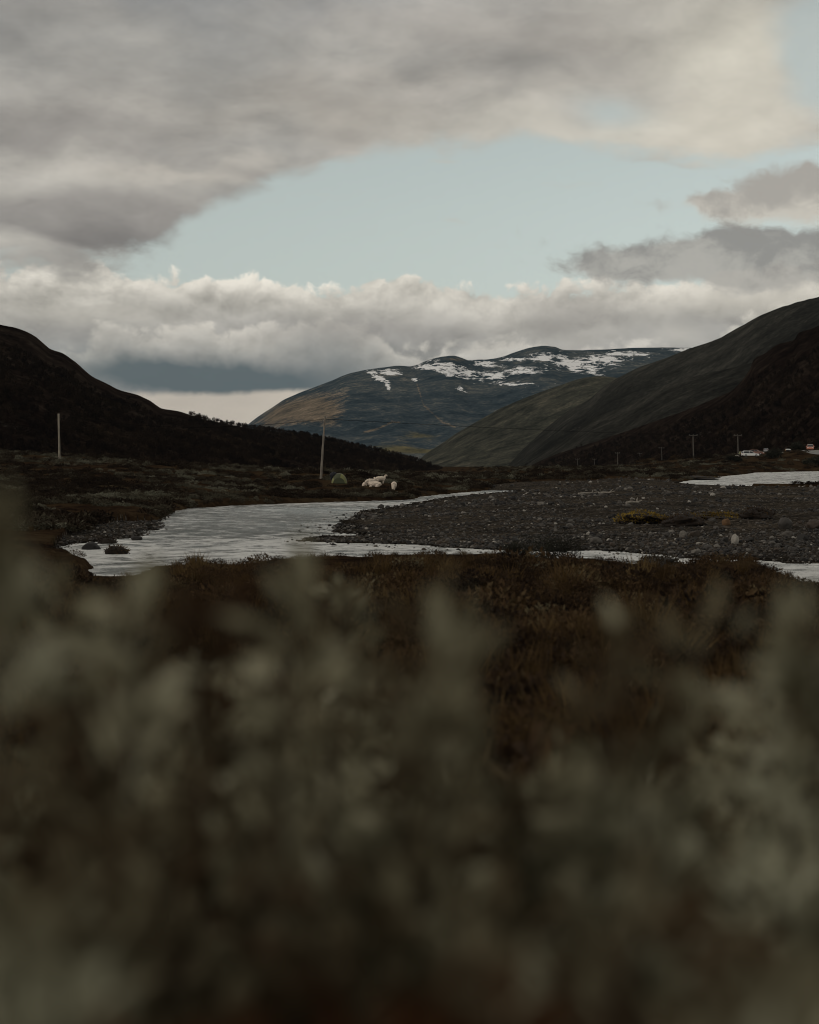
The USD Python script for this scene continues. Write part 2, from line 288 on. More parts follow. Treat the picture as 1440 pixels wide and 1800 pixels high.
# ------------------------------------------------------------------ lie of the land
CTRL = []
for px in (-700, 0, 720, 1440, 2200):
    for D, z in ((0.4, -1.15), (1.2, -1.18), (5, -1.45), (12, -1.8), (25, -2.15)): CTRL.append((px, D, z))
for px, D, z in [(-300, 38, -2.2), (0, 38, -2.35), (190, 38, -2.75), (340, 38, -2.4), (600, 36, -2.2), (800, 36, -2.2), (960, 36, -2.2), (1120, 38, -2.45), (1300, 36, -2.2), (1400, 40, -2.85), (1440, 36, -2.75), (1700, 38, -2.8),
    (-300, 46, -2.3), (0, 46, -2.45), (110, 46, -2.72), (190, 46, -3.05), (250, 46, -2.85), (285, 46, -2.62), (340, 46, -2.42), (420, 46, -2.6), (500, 46, -2.42), (600, 46, -2.34), (700, 46, -2.32), (900, 46, -2.32), (960, 46, -2.42), (1000, 46, -2.55), (1070, 46, -2.72), (1120, 46, -2.86), (1190, 46, -2.84), (1240, 46, -2.62), (1300, 46, -2.60), (1345, 46, -2.8), (1385, 46, -3.1), (1440, 42, -3.15), (1700, 46, -3.1),
    (-300, 65, -2.5), (0, 65, -2.7), (60, 75, -2.8), (0, 100, -2.6), (100, 95, -2.7), (200, 100, -2.68), (-300, 100, -2.0), (0, 140, -2.3), (200, 140, -2.33), (200, 200, -1.33), (200, 300, 1.2), (0, 150, -2.0), (0, 220, -0.73), (0, 320, 2.5), (-300, 220, 0.8), (-300, 320, 4.5), (104, 282, 0.75),
    (350, 165, -2.3), (350, 220, -1.3), (350, 300, -0.1), (480, 185, -2.47), (480, 230, -1.75), (480, 300, -0.75), (566, 218, -1.6), (600, 170, -2.7), (600, 300, -1.2), (640, 200, -2.1), (700, 185, -2.47), (700, 250, -2.1), (700, 320, -1.92), (800, 250, -2.72), (800, 420, -2.24), (870, 262, -2.75), (880, 350, -2.4), (880, 700, -3.3),
    (620, 92, -3.05), (700, 92, -2.95), (640, 122, -3.15), (700, 132, -3.15), (700, 112, -3.05), (740, 150, -3.12), (780, 160, -3.12), (800, 180, -3.17), (860, 205, -3.17), (900, 215, -3.0), (800, 75, -3.05), (900, 75, -2.95), (900, 100, -2.72), (920, 160, -2.8), (920, 260, -2.4), (1100, 70, -2.95), (1100, 100, -2.68), (1100, 170, -2.5), (1100, 280, -2.0), (1300, 70, -2.8), (1300, 100, -2.55), (1300, 160, -2.55), (1440, 70, -2.75), (1440, 100, -2.55), (1440, 160, -2.5), (1700, 100, -2.4), (1700, 160, -2.2), (1240, 195, -2.6), (1180, 215, -2.5), (1205, 226, -2.45), (1440, 195, -2.62), (1330, 198, -2.6),
    (1200, 300, -1.5), (1200, 450, 0.2), (1218, 585, 2.7), (1300, 480, 2.7), (1250, 400, 0.4), (1330, 390, 0.3), (1440, 395, 0.0), (1350, 430, 1.3), (1440, 430, 2.4), (1425, 450, 4.4), (1386, 520, 3.4), (1347, 770, 6.6), (1500, 470, 6.0), (1700, 450, 8.0), (2200, 450, 14.0), (1700, 250, -0.5), (2200, 200, 2.0),
    (1085, 920, -0.6), (1045, 1140, -3.0), (1015, 1040, -3.5), (997, 1700, -7.0), (1163, 920, 2.1), (1125, 1090, 0.8), (1000, 500, -1.7), (1100, 500, -0.6),
    (-300, 500, 8.0), (0, 480, 4.0), (300, 480, 0.0), (500, 480, -1.4), (-300, 900, 14.0), (300, 900, 0.0), (800, 900, -4.2), (880, 1500, -7.0), (720, 2500, -11.0), (1200, 1500, 2.0), (1440, 1000, 10.0), (0, 2500, -5.0), (1440, 2500, 0.0), (2200, 1500, 20.0), (-700, 1500, 20.0)]:
    CTRL.append((px, D, z))
CTRL = np.array(CTRL, float)
_rbf = RBFInterpolator(np.stack([CTRL[:, 0] / 260.0, np.log(CTRL[:, 1]) * 2.4], 1), CTRL[:, 2], kernel='linear', smoothing=0.01, neighbors=40)
def polar(x, y):
    r = np.hypot(x, y); a = np.clip(np.arctan2(x, y), -0.46, 0.46)
    return CX + FPX * np.tan(a), np.maximum(r * np.cos(a), 0.4)
def macro(x, y):
    px, D = polar(x, y)
    z = _rbf(np.stack([np.clip(px, -650, 2150) / 260.0, np.log(np.clip(D, 0.4, 2500)) * 2.4], 1))
    return z - np.maximum(D - 2500, 0) * 0.004
def water_z(x, y):
    w = sstep(x, 20, 34) * sstep(y, 150, 200)
    return -3.2 + w * (0.75 + np.clip((y - 210) * 0.0085, -0.2, 1.7))

# shores, traced on the water's own plane
def on_water(pts, z=-3.2):
    return np.array([((px - CX) * z / (HY - py), FPX * z / (HY - py)) for px, py in pts])
RIVER = on_water([(905, 862), (850, 862.5), (800, 867), (740, 873), (722, 878), (700, 879), (600, 882), (540, 884), (480, 886), (400, 889), (340, 893), (316, 897), (285, 908), (278, 922), (272, 931), (250, 935), (235, 945), (200, 950), (165, 953), (140, 955), (100, 960),
    (110, 972), (130, 984), (150, 996), (158, 1030), (200, 1034), (240, 1024), (252, 1012), (400, 1014), (600, 1014), (900, 1014), (1050, 1012), (1240, 1012), (1330, 1020), (1365, 1038), (1385, 1060), (1700, 1075), (1700, 985),
    (1440, 990), (1400, 992), (1340, 985), (1215, 982), (1190, 978), (1090, 971), (1050, 968), (960, 970), (900, 968), (840, 965), (790, 963), (760, 960), (715, 957), (650, 955), (590, 955), (540, 951), (533, 946), (560, 943), (600, 943), (638, 941), (620, 938), (592, 935), (590, 925), (600, 917), (622, 910), (622, 907), (622, 902), (640, 897), (682, 892.5), (712, 887), (736, 882.5), (762, 878), (790, 873.5), (850, 868), (880, 865.5), (905, 864)])
POOL = np.array([((px - CX) / FPX * D, D) for px, D in [(1195, 236), (1225, 222), (1300, 212), (1440, 208), (1700, 200), (1700, 420), (1500, 396), (1440, 378), (1330, 352), (1300, 318), (1225, 268)]])
from shapely.geometry import Polygon
import shapely
GX, GY, GS = -115.0, 30.0, 0.4
gx, gy = np.meshgrid(GX + GS * np.arange(780), GY + GS * np.arange(1020))
wet = shapely.contains_xy(Polygon(RIVER).buffer(0), gx, gy) | shapely.contains_xy(Polygon(POOL), gx, gy)
SD = (ndimage.distance_transform_edt(~wet) - ndimage.distance_transform_edt(wet)) * GS
def shore(x, y):
    """Metres from the water's edge, negative in the water."""
    sd = ndimage.map_coordinates(SD, [(y - GY) / GS, (x - GX) / GS], order=1, mode='nearest')
    P = np.stack([x, y, np.zeros_like(x)], -1)
    sd = sd + (meshkit.fbm(P / 3.2, 4, 3) - 0.5) * np.clip(y / 60, 0.5, 1.6) * 1.1
    return np.where((y < GY + 1) | (x < GX + 1) | (x > GX + 310) | (y > GY + 405), 60.0, sd)
GRAVEL = Polygon([(590, 896), (740, 874), (868, 863), (858, 852), (960, 845), (1100, 843), (1190, 846), (1225, 853), (1440, 857), (1700, 857), (1700, 1010), (1340, 996), (900, 978), (560, 962), (500, 945)])
SHINGLE = Polygon([(160, 915), (230, 905), (300, 904), (300, 940), (170, 960), (90, 962), (120, 930)])
ROADN = [(1900, 330), (1600, 385), (1500, 415), (1440, 440), (1415, 462), (1385, 535), (1360, 640), (1330, 790), (1270, 1000), (1180, 1400)]
_rx = np.array([((px - CX) / FPX * D, D) for px, D in ROADN]); _ru = np.linspace(0, 1, len(ROADN))
_rp = PchipInterpolator(_ru, _rx)
_rl = _rp(np.linspace(0, 1, 400)); _rz = ndimage.gaussian_filter1d(macro(_rl[:, 0], _rl[:, 1]), 6)
_lay = np.array([((px - CX) / FPX * D, D) for px, D in [(1296, 480), (1304, 480), (1318, 482), (1330, 490), (1340, 505), (1360, 512), (1385, 520)]])
_lay = PchipInterpolator(np.linspace(0, 1, 7), _lay)(np.linspace(0, 1, 60)); _lz = ndimage.gaussian_filter1d(macro(_lay[:, 0], _lay[:, 1]), 8)
_rt = cKDTree(np.vstack([_rl, _lay])); _rzz = np.r_[_rz, _lz]
def ROADP(u): return _rp(u)
def ground_z(x, y, full=False):
    """Height of the land (world z); with full also the gravel mask and the distance from the water."""
    x = np.asarray(x, float); y = np.asarray(y, float); sh = x.shape; x = x.ravel(); y = y.ravel()
    G = macro(x, y); zw = water_z(x, y); sd = shore(x, y)
    P = np.stack([x, y, np.zeros_like(x)], -1)
    px, D = polar(x, y)
    n1 = meshkit.fbm(P / 14.0, 4, 40) - 0.5
    inside = y > 5
    gpx = np.where(inside, px, -999) + n1 * 40
    gpy = np.where(inside, HY - FPX * G / np.maximum(D, 5), 0) + n1 * 6
    grav = (shapely.contains_xy(GRAVEL, gpx, gpy) | shapely.contains_xy(SHINGLE, gpx, gpy)) & (D > 50) & (D < 330)
    grav = grav.astype(float)
    hum = (meshkit.fbm(P / 4.5, 4, 7) - 0.5) * 0.9 + (meshkit.fbm(P / 1.1, 3, 9) - 0.5) * 0.28
    hum = hum * sstep(D, 2, 14) * np.where(D < 60, 0.62 + 0.5 * np.exp(-((D - 25) / 14.0) ** 2), 0.9)
    far = sstep(D, 90, 300)
    hum = hum + far * (meshkit.fbm(P / 22.0, 4, 12) - 0.5) * 1.7
    peb = (meshkit.fbm(P / 6.0, 4, 8) - 0.5) * 0.42
    land = G + np.where(grav > 0.5, peb, hum)
    edge = np.where(grav > 0.5, sstep(sd, 0, 9), sstep(sd, -0.1, 2.2))
    lift = np.where(grav > 0.5, 0.03 + 0.012 * np.clip(sd, 0, 4), 0.06 + 0.28 * sstep(sd, 0.0, 0.7))
    land = np.maximum(land, zw + lift)
    shore_z = zw + lift + (land - zw - lift) * edge
    bed = zw - 0.06 - 0.55 * sstep(-sd, 0.0, 4.0)
    z = np.where(sd > 0, shore_z, np.minimum(bed, zw - 0.04))
    m = y > 300
    if m.any():
        dr, i = _rt.query(np.stack([x[m], y[m]], 1)); w = 1 - sstep(dr, 3.6, 8.0)
        z[m] = z[m] * (1 - w) + _rzz[i] * w
    z = z + EYE
    if full: return z.reshape(sh), grav.reshape(sh), sd.reshape(sh)
    return z.reshape(sh)

# one sheet of land in rings about the viewpoint, fine where it is near, out to the horizon
A = np.radians(np.concatenate([np.linspace(-180, -40, 24)[:-1], np.linspace(-40, -15.5, 22)[:-1], np.linspace(-15.5, 15.5, 560), np.linspace(15.5, 40, 22)[1:], np.linspace(40, 180, 24)[1:-1]]))
R = np.concatenate([np.geomspace(0.3, 34, 110)[:-1], np.geomspace(34, 70, 120)[:-1], np.geomspace(70, 420, 300)[:-1], np.geomspace(420, 3000, 60)[:-1], np.geomspace(3000, 13000, 12)])
AA, RR = np.meshgrid(A, R)
X, Y = RR * np.sin(AA), RR * np.cos(AA)
Z, GRAV, SDW = ground_z(X, Y, True)
V = np.stack([X, Y, Z], -1).reshape(-1, 3)
F = grid_faces(len(R), len(A), wrap=True)[:, ::-1]
V = np.vstack([V, [[0, 0, Z[0].mean()]]])
g1 = np.append(GRAV.ravel(), 0)
isg = g1[F].mean(1) > 0.5
capf = np.array([[len(V) - 1, (j + 1) % len(A), j, j] for j in range(len(A))])[:, :3]
def tri(f): return np.vstack([f[:, [0, 1, 2]], f[:, [0, 2, 3]]])
v, f = used_only(V, np.vstack([tri(F[~isg]), capf]))
part('ground', (v, f), ground_mat, smooth=True, kind='structure', label='dark brown heath and peat on both banks of the river')
bar = thing('gravel_bar', kind='structure', label='broad bar of dark grey river gravel inside the bend')
v, f = used_only(V, tri(F[isg]))
primvar(part('gravel_bed', (v, f), gravel_mat, bar, smooth=True), 'wet', 1 - sstep(shore(v[:, 0], v[:, 1]), 0.6, 2.2))

# ------------------------------------------------------------------ river
def water_mat():
    g = Graph()
    p = g.n('geometry').o('position')
    q = g.n('mapping', 'vector', vector=p, rotation=(0, 0, 0.35), scale=(0.7, 1.0, 1.0))
    q2 = g.n('mapping', 'vector', vector=p, rotation=(0, 0, 0.2), scale=(0.55, 0.42, 1.0))
    a = g.noise(q2, 0.8, 4.0, 0.6, 0.5); b = g.noise(q, 3.1, 5.0, 0.65, 0.2); c = g.noise(q2, 2.4, 4.0, 0.6, 0.5)
    calm = g.noise(p, 0.045, 3.0, 0.5)
    at_ = g.n('attribute', 'fac', attribute='rapid')
    h = a * 1.9 + c * 0.9 + b * 0.35
    nrm = g.n('bump', 'normal', height=h, strength=g.lin(calm + at_ * 0.3, 0.38, 0.66, 0.22, 1.5), distance=0.30)
    st = g.noise(g.n('mapping', 'vector', vector=p, rotation=(0, 0, 0.2), scale=(0.40, 0.34, 1.0)), 1.6, 6.0, 0.72, 0.6)
    foam = g.smooth(st + at_ * 0.30 + (c - 0.5) * 0.35, 0.50, 0.70, 0.0, 0.92)
    body = g.n('principled_bsdf', 'BSDF', base_color=(0.060, 0.070, 0.065), roughness=0.07, ior=1.33, normal=nrm)
    fb_ = g.n('principled_bsdf', 'BSDF', base_color=(0.62, 0.62, 0.60), roughness=0.7, normal=nrm)
    out = g.n('mix_closure', 'closure', fac=foam, closure1=body, closure2=fb_)
    return g.build('/World/Looks/river_water', surface=out)
river_mat = water_mat()
Wv = np.stack([X, Y, water_z(X, Y) + EYE], -1).reshape(-1, 3)
RAP = on_water([(200, 972), (420, 975), (560, 955), (700, 960), (1000, 972), (1150, 980), (1400, 1010), (640, 886), (800, 867)])
near_w = (SDW.ravel()[F] < 1.4).any(1) & (Y.ravel()[F] > 0).all(1)
pool_f = near_w & (X.ravel()[F].mean(1) > 28) & (Y.ravel()[F].mean(1) > 165)
for nm, ff, lab in (('river', near_w & ~pool_f, 'shallow grey river bending round the gravel bar'), ('river_channel', pool_f, 'broad pale river channel beyond the gravel bar on the right')):
    v, f = used_only(Wv, tri(F[ff]))
    pr = part(nm, (v, f), river_mat, smooth=True, kind='structure', label=lab)
    d = np.min([np.hypot((v[:, 0] - a) / 9.0, (v[:, 1] - b) / 7.0) for a, b in RAP], 0)
    sdv = shore(v[:, 0], v[:, 1])
    rap = np.exp(-d * d) * 0.5 + 0.35 * np.exp(-np.abs(sdv) / 1.2)
    if nm == 'river_channel': rap = 0.45 + 0.25 * np.exp(-np.abs(sdv) / 3.0)
    primvar(pr, 'rapid', rap)

# ------------------------------------------------------------------ hills and the far mountain
def hill(name, sil, crestD, footD, footz, mat, seed, amp=0.02, n_a=300, n_t=70, back=0.5, bow=1.0, step=0.0, extra=None, rough_crest=3.0, **tags):
    """A hillside that rises from its foot to its crest and falls away behind. sil: bearings and heights of the crest line; crestD, footD: distances at given bearings."""
    sil = np.array(sil, float)
    a = np.linspace(sil[0, 0], sil[-1, 0], n_a)
    top = PchipInterpolator(sil[:, 0], sil[:, 1])(a)
    cD = np.interp(a, *np.array(crestD).T); fD = np.interp(a, *np.array(footD).T); fz = np.interp(a, *np.array(footz).T)
    t = np.concatenate([np.linspace(0, 1, n_t), 1 + np.linspace(0, 1, 14)[1:] ** 1.5])
    T, Ai = np.meshgrid(t, np.arange(n_a), indexing='ij')
    D = np.where(T <= 1, fD[Ai] + (cD - fD)[Ai] * np.minimum(T, 1), cD[Ai] * (1 + back * (T - 1)))
    cz = (HY - top) / FPX * cD
    tt = np.minimum(T, 1)
    prof = tt ** bow
    z = fz[Ai] + (cz[Ai] - fz[Ai]) * prof
    z = np.where(T > 1, cz[Ai] - (cz[Ai] - fz[Ai]) * sstep(T, 1, 2.1), z)
    x = (a[Ai] - CX) / FPX * D
    P = np.stack([x, D, z], -1) / (cD.mean() * 0.11)
    H = np.maximum(cz - fz, 5)[Ai]
    n = meshkit.fbm(P, 6, seed) - 0.5
    rid = 1 - np.abs(2 * meshkit.fbm(P * np.array([1.3, 0.8, 0.8]) + 7.1, 5, seed + 50) - 1)
    w = np.sin(np.pi * np.clip(T, 0, 1)) ** 0.7 + 0.08
    z = z + H * amp * (n * 3.2 + (rid - 0.75) * 1.6) * np.where(T <= 1, w, 0.3)
    fine = meshkit.fbm(np.stack([x, D, z], -1) / (cD.mean() * 0.012), 4, seed + 9) - 0.5
    z = z + fine * cD[Ai] / FPX * rough_crest * np.where(tt > 0.02, 1, 0)
    v = np.stack([x, D, z + EYE], -1).reshape(-1, 3)
    f = grid_faces(len(t), n_a)
    pr = part(name, (v, f), mat, smooth=True, kind='structure', **tags)
    if extra: extra(pr, v, a[Ai].ravel(), (HY - FPX * (v[:, 2] - EYE) / v[:, 1]), T.ravel(), stage_n=n.ravel())
    return v.reshape(len(t), n_a, 3), t, a

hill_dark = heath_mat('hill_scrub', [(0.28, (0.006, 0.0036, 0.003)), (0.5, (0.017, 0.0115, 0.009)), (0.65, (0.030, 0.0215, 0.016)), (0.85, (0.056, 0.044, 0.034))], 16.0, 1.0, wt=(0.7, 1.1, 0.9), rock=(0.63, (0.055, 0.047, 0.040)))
hill_mid = heath_mat('hill_grass', [(0.25, (0.011, 0.0106, 0.0093)), (0.5, (0.029, 0.028, 0.0237)), (0.65, (0.048, 0.046, 0.039)), (0.85, (0.092, 0.086, 0.071))], 34.0, 1.0, wt=(1.0, 0.8, 0.9), rock=(0.66, (0.10, 0.092, 0.08)))
hill_far = heath_mat('hill_pasture', [(0.28, (0.022, 0.023, 0.018)), (0.5, (0.055, 0.055, 0.043)), (0.65, (0.084, 0.079, 0.06)), (0.85, (0.16, 0.145, 0.105))], 42.0, 1.0, wt=(0.8, 1.1, 0.9), rock=(0.68, (0.14, 0.13, 0.11)))

LEFT = [(-420, 380), (-250, 455), (-100, 520), (0, 570), (30, 577), (60, 590), (75, 602), (88, 613), (110, 621), (130, 634), (150, 652), (160, 660), (185, 672), (210, 685), (240, 693), (262, 703), (285, 718), (310, 722), (340, 731), (360, 737), (400, 745), (430, 751), (480, 758), (540, 766), (590, 777), (640, 787), (700, 801), (740, 812), (770, 825), (800, 833), (830, 842), (880, 860)]
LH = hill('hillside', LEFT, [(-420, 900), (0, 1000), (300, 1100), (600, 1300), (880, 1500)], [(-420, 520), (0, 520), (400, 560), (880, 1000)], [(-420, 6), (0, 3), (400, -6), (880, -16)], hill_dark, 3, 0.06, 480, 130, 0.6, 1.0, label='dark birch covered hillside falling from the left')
CRAG = [(860, 850), (900, 832), (980, 798), (1060, 772), (1130, 748), (1190, 727), (1240, 707), (1280, 690), (1300, 674), (1318, 650), (1326, 632), (1345, 621), (1370, 605), (1396, 597), (1404, 586), (1420, 580), (1440, 572), (1520, 540), (1650, 470), (1900, 380)]
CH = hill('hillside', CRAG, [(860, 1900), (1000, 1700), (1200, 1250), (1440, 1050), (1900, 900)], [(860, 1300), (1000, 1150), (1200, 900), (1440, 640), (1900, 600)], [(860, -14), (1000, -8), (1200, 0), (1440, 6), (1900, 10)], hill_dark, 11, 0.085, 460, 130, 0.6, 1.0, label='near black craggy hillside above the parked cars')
SPUR = [(880, 850), (930, 815), (990, 775), (1040, 738), (1100, 713), (1180, 673), (1250, 655), (1340, 634), (1440, 610), (1700, 560)]
SH_ = hill('hillside', SPUR, [(880, 2300), (1440, 1700), (1700, 1600)], [(880, 1600), (1440, 1150), (1700, 1100)], [(880, -14), (1440, 4), (1700, 8)], hill_mid, 19, 0.05, 340, 80, 0.25, 1.0, label='low grassy spur in front of the long right slope')
LONG = [(850, 870), (880, 833), (920, 790), (970, 745), (1000, 722), (1037, 702), (1060, 682), (1118, 649), (1170, 630), (1222, 610), (1263, 595), (1300, 575), (1343, 552), (1390, 535), (1440, 522), (1550, 488), (1800, 430)]
LO_ = hill('hillside', LONG, [(850, 3300), (1440, 2500), (1800, 2300)], [(850, 2300), (1440, 1600), (1800, 1500)], [(850, -14), (1440, 10), (1800, 10)], hill_mid, 27, 0.05, 420, 120, 0.5, 1.0, label='long dark green slope rising to the right edge')
GREEN = [(700, 850), (745, 801), (780, 777), (800, 763), (830, 746), (860, 729), (900, 709), (940, 693), (980, 679), (1021, 666), (1050, 662), (1120, 668), (1250, 690)]
hill('hillside', GREEN, [(700, 4200), (1250, 3800)], [(700, 3300), (1250, 2700)], [(700, -14), (1250, -10)], hill_far, 35, 0.05, 340, 100, 0.4, 1.0, label='rounded olive hill below the snowy mountain')

# the mountain: patch of sunlight painted as pale rock low on its left face, scree track, snowfields below the summits
def mountain_mat():
    g = Graph()
    p = g.n('geometry').o('position')
    q = g.n('vector_math', 'vector', math_type='scale', vector1=p, scale=0.01)
    big = g.noise(q, 0.25, 6.0, 0.6, 0.4); mid = g.noise(q, 1.4, 6.0, 0.65, 0.3); small = g.noise(q, 7.0, 5.0, 0.65)
    f = g.n('clamp', 'result', value=big * 0.8 + mid * 1.1 + small * 0.9 - 0.9, min=0.0, max=1.0)
    rock = g.n('attribute', 'fac', attribute='rock'); green = g.n('attribute', 'fac', attribute='field'); snow = g.n('attribute', 'fac', attribute='snow')
    col = g.ramp(f, [(0.2, (0.018, 0.032, 0.044)), (0.48, (0.047, 0.065, 0.078)), (0.66, (0.098, 0.108, 0.108)), (0.88, (0.24, 0.225, 0.19))])  # blue of the distance haze is put into these rock tones
    sun_rock = g.ramp(f, [(0.2, (0.07, 0.062, 0.05)), (0.55, (0.21, 0.165, 0.12)), (0.85, (0.42, 0.33, 0.24))])  # warm tones of the painted sunlight patch and of the scree
    col = g.mix(g.smooth(rock + (mid - 0.5) * 1.5 + (small - 0.5) * 0.8, 0.35, 0.9), col, sun_rock)
    fd = g.ramp(f, [(0.2, (0.05, 0.05, 0.03)), (0.8, (0.20, 0.17, 0.09))])
    col = g.mix(g.smooth(green + (mid - 0.5) * 1.2, 0.35, 0.8), col, fd)
    streak = g.noise(g.n('mapping', 'vector', vector=p, rotation=(0, 0, 0.0), scale=(0.012, 0.004, 0.05)), 1.0, 8.0, 0.74, 0.7)
    patch = g.noise(g.n('mapping', 'vector', vector=p, rotation=(0, 0.45, 0), scale=(0.026, 0.008, 0.07)), 1.0, 6.0, 0.66, 0.5)
    sn = g.smooth(snow + (streak - 0.5) * 2.6 + (patch - 0.5) * 2.8 + (small - 0.5) * 1.0, 0.36, 0.46)
    b = g.n('bump', 'normal', height=mid + small * 0.4, strength=0.7, distance=45.0)
    body = g.n('principled_bsdf', 'BSDF', base_color=col, roughness=0.95, normal=b, specular_ior_level=0.0)
    white = g.n('principled_bsdf', 'BSDF', base_color=(0.80, 0.80, 0.80), roughness=0.8, specular_ior_level=0.2)
    return g.build('/World/Looks/mountain_rock', surface=g.n('mix_closure', 'closure', fac=sn, closure1=body, closure2=white))
MOUNT = [(300, 840), (360, 800), (430, 750), (450, 735), (480, 715), (500, 702), (540, 685), (580, 670), (620, 655), (660, 648), (700, 643), (720, 644), (750, 635), (775, 628), (795, 626), (812, 630), (825, 634), (850, 634), (880, 630), (900, 623), (930, 613), (955, 609), (975, 611), (990, 616), (1020, 617), (1060, 615), (1120, 612), (1160, 611), (1200, 611), (1260, 612), (1340, 640), (1500, 700)]
def dist_line(px, py, line):
    best = np.full(len(px), 1e9)
    for (a, b), (c, d) in zip(line[:-1], line[1:]):
        t = np.clip(((px - a) * (c - a) + (py - b) * (d - b)) / ((c - a) ** 2 + (d - b) ** 2), 0, 1)
        best = np.minimum(best, np.hypot(px - a - t * (c - a), py - b - t * (d - b)))
    return best
def mountain_masks(pr, v, px, py, T, stage_n):
    def blob(cx, cy, rx, ry, ang=0.0):
        c, s = math.cos(ang), math.sin(ang); dx, dy = px - cx, py - cy
        return np.exp(-((dx * c + dy * s) / rx) ** 2 - ((-dx * s + dy * c) / ry) ** 2)
    rock = 0.95 * blob(535, 722, 62, 26, -0.25) + 0.55 * blob(480, 735, 40, 16, -0.6) + 0.6 * blob(580, 735, 30, 22) + 0.30 * blob(620, 680, 90, 22, -0.3) + 0.5 * blob(800, 632, 30, 6)  # first blobs put the sunlit patch into the rock colour mask
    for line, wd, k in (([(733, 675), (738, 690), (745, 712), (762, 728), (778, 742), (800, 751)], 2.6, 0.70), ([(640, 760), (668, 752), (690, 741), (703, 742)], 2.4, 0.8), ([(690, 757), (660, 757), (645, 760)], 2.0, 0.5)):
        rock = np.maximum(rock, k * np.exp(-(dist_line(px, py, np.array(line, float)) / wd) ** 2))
    field = 0.9 * blob(740, 793, 30, 4) + 0.65 * blob(690, 790, 45, 8) + 0.45 * blob(745, 765, 40, 8, 0.1) + 0.35 * blob(700, 775, 90, 16)
    snow = np.full(len(px), -0.55)
    snow = snow + 1.22 * np.maximum.reduce([blob(664, 662, 34, 9, 0.62), blob(680, 676, 16, 6, 1.0), blob(772, 650, 50, 8, 0.3), blob(685, 655, 30, 8, 0.1), blob(805, 652, 80, 14, 0.22), blob(750, 646, 34, 7, 0.2), blob(850, 640, 40, 9, 0.1), blob(868, 658, 34, 12), blob(1010, 640, 62, 18, 0.16), blob(1060, 632, 60, 14, 0.0), blob(1035, 650, 40, 9, 0.3), blob(960, 628, 50, 10), blob(905, 632, 40, 5), blob(1200, 615, 34, 5), blob(1100, 622, 60, 6), blob(920, 652, 55, 10), blob(880, 672, 30, 5) * 0.8, blob(812, 684, 14, 6, 0.6) * 0.9, blob(730, 668, 10, 4), blob(900, 675, 50, 5) * 0.8])
    snow = np.where(T > 1.0, snow - 0.1, snow)
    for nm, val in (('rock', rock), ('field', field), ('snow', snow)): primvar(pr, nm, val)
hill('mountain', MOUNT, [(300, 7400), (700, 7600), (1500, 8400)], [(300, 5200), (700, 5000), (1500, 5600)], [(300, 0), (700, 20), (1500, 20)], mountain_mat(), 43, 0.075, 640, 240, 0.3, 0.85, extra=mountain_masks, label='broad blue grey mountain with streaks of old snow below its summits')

# ------------------------------------------------------------------ air
def haze():
    g = Graph()
    vol = g.n('principled_volume', 'volume', color=(0.62, 0.80, 0.92), density=HAZE, anisotropy=0.1)
    mat = g.build('/World/Looks/haze', volume=vol)
    box = trimesh.creation.box(bounds=[[-13900, -13700, -200], [14000, 13800, 900]])
    part('haze', box, mat, kind='stuff', label='thin blue air between the viewer and the far mountain')
HAZE = 0.7e-5
if not os.environ.get('NOHAZE'): haze()

# ------------------------------------------------------------------ plants
def leaf_mat(name, cols, scale, trans=0.25, per=None, rough=0.8):
    g = Graph()
    p = g.n('geometry').o('position')
    big = g.noise(p, scale, 4.0, 0.6)
    isl = g.n('geometry').o('random_per_island')
    rnd = g.n('object_info').o('random')
    f = (big - 0.5) * 2.2 + isl * 0.34 + rnd * 0.3 + 0.18
    col = g.ramp(g.n('clamp', 'result', value=f, min=0.0, max=1.0), cols)
    a = g.n('principled_bsdf', 'BSDF', base_color=col, roughness=rough, specular_ior_level=0.06)
    b = g.n('translucent_bsdf', 'BSDF', color=col)
    return g.build('/World/Looks/' + name, surface=g.n('mix_closure', 'closure', fac=trans, closure1=a, closure2=b))
def plain(name, col, rough=0.7, metallic=0.0, spec=0.3, noise=None, emit=None):
    g = Graph()
    c = col
    if noise:
        n = g.noise(g.n('geometry').o('position'), noise, 4.0, 0.6)
        c = g.ramp(n, [(0.25, tuple(0.6 * x for x in col)), (0.55, col), (0.8, tuple(min(1.25 * x, 0.95) for x in col))])
    kw = dict(base_color=c, roughness=rough, metallic=metallic, specular_ior_level=spec)
    if emit: kw.update(emission_color=emit[0], emission_strength=emit[1])
    return g.build('/World/Looks/' + name, surface=g.n('principled_bsdf', 'BSDF', **kw))

def leaves(rng, pos, L, W, dirs=None, jitter=0.6):
    """Small pointed leaves (two triangles, folded) at the given places."""
    n = len(pos)
    d = rng.normal(size=(n, 3)) if dirs is None else dirs + rng.normal(size=(n, 3)) * jitter
    d /= np.linalg.norm(d, axis=1, keepdims=True)
    s = np.cross(d, rng.normal(size=(n, 3))); s /= np.linalg.norm(s, axis=1, keepdims=True)
    u = np.cross(d, s)
    l = (L * rng.uniform(0.6, 1.25, n))[:, None]; w = (W * rng.uniform(0.7, 1.2, n))[:, None]
    q = np.stack([pos, pos + d * l * 0.45 + s * w * 0.5 + u * w * 0.15, pos + d * l, pos + d * l * 0.45 - s * w * 0.5 + u * w * 0.15], 1).reshape(-1, 3)
    b = np.arange(n)[:, None] * 4
    return q, np.vstack([b + [0, 1, 2], b + [0, 2, 3]])
def join(*ms):
    vs, fs, k = [], [], 0
    for v, f in ms: vs.append(v); fs.append(f + k); k += len(v)
    return np.vstack(vs), np.vstack(fs)
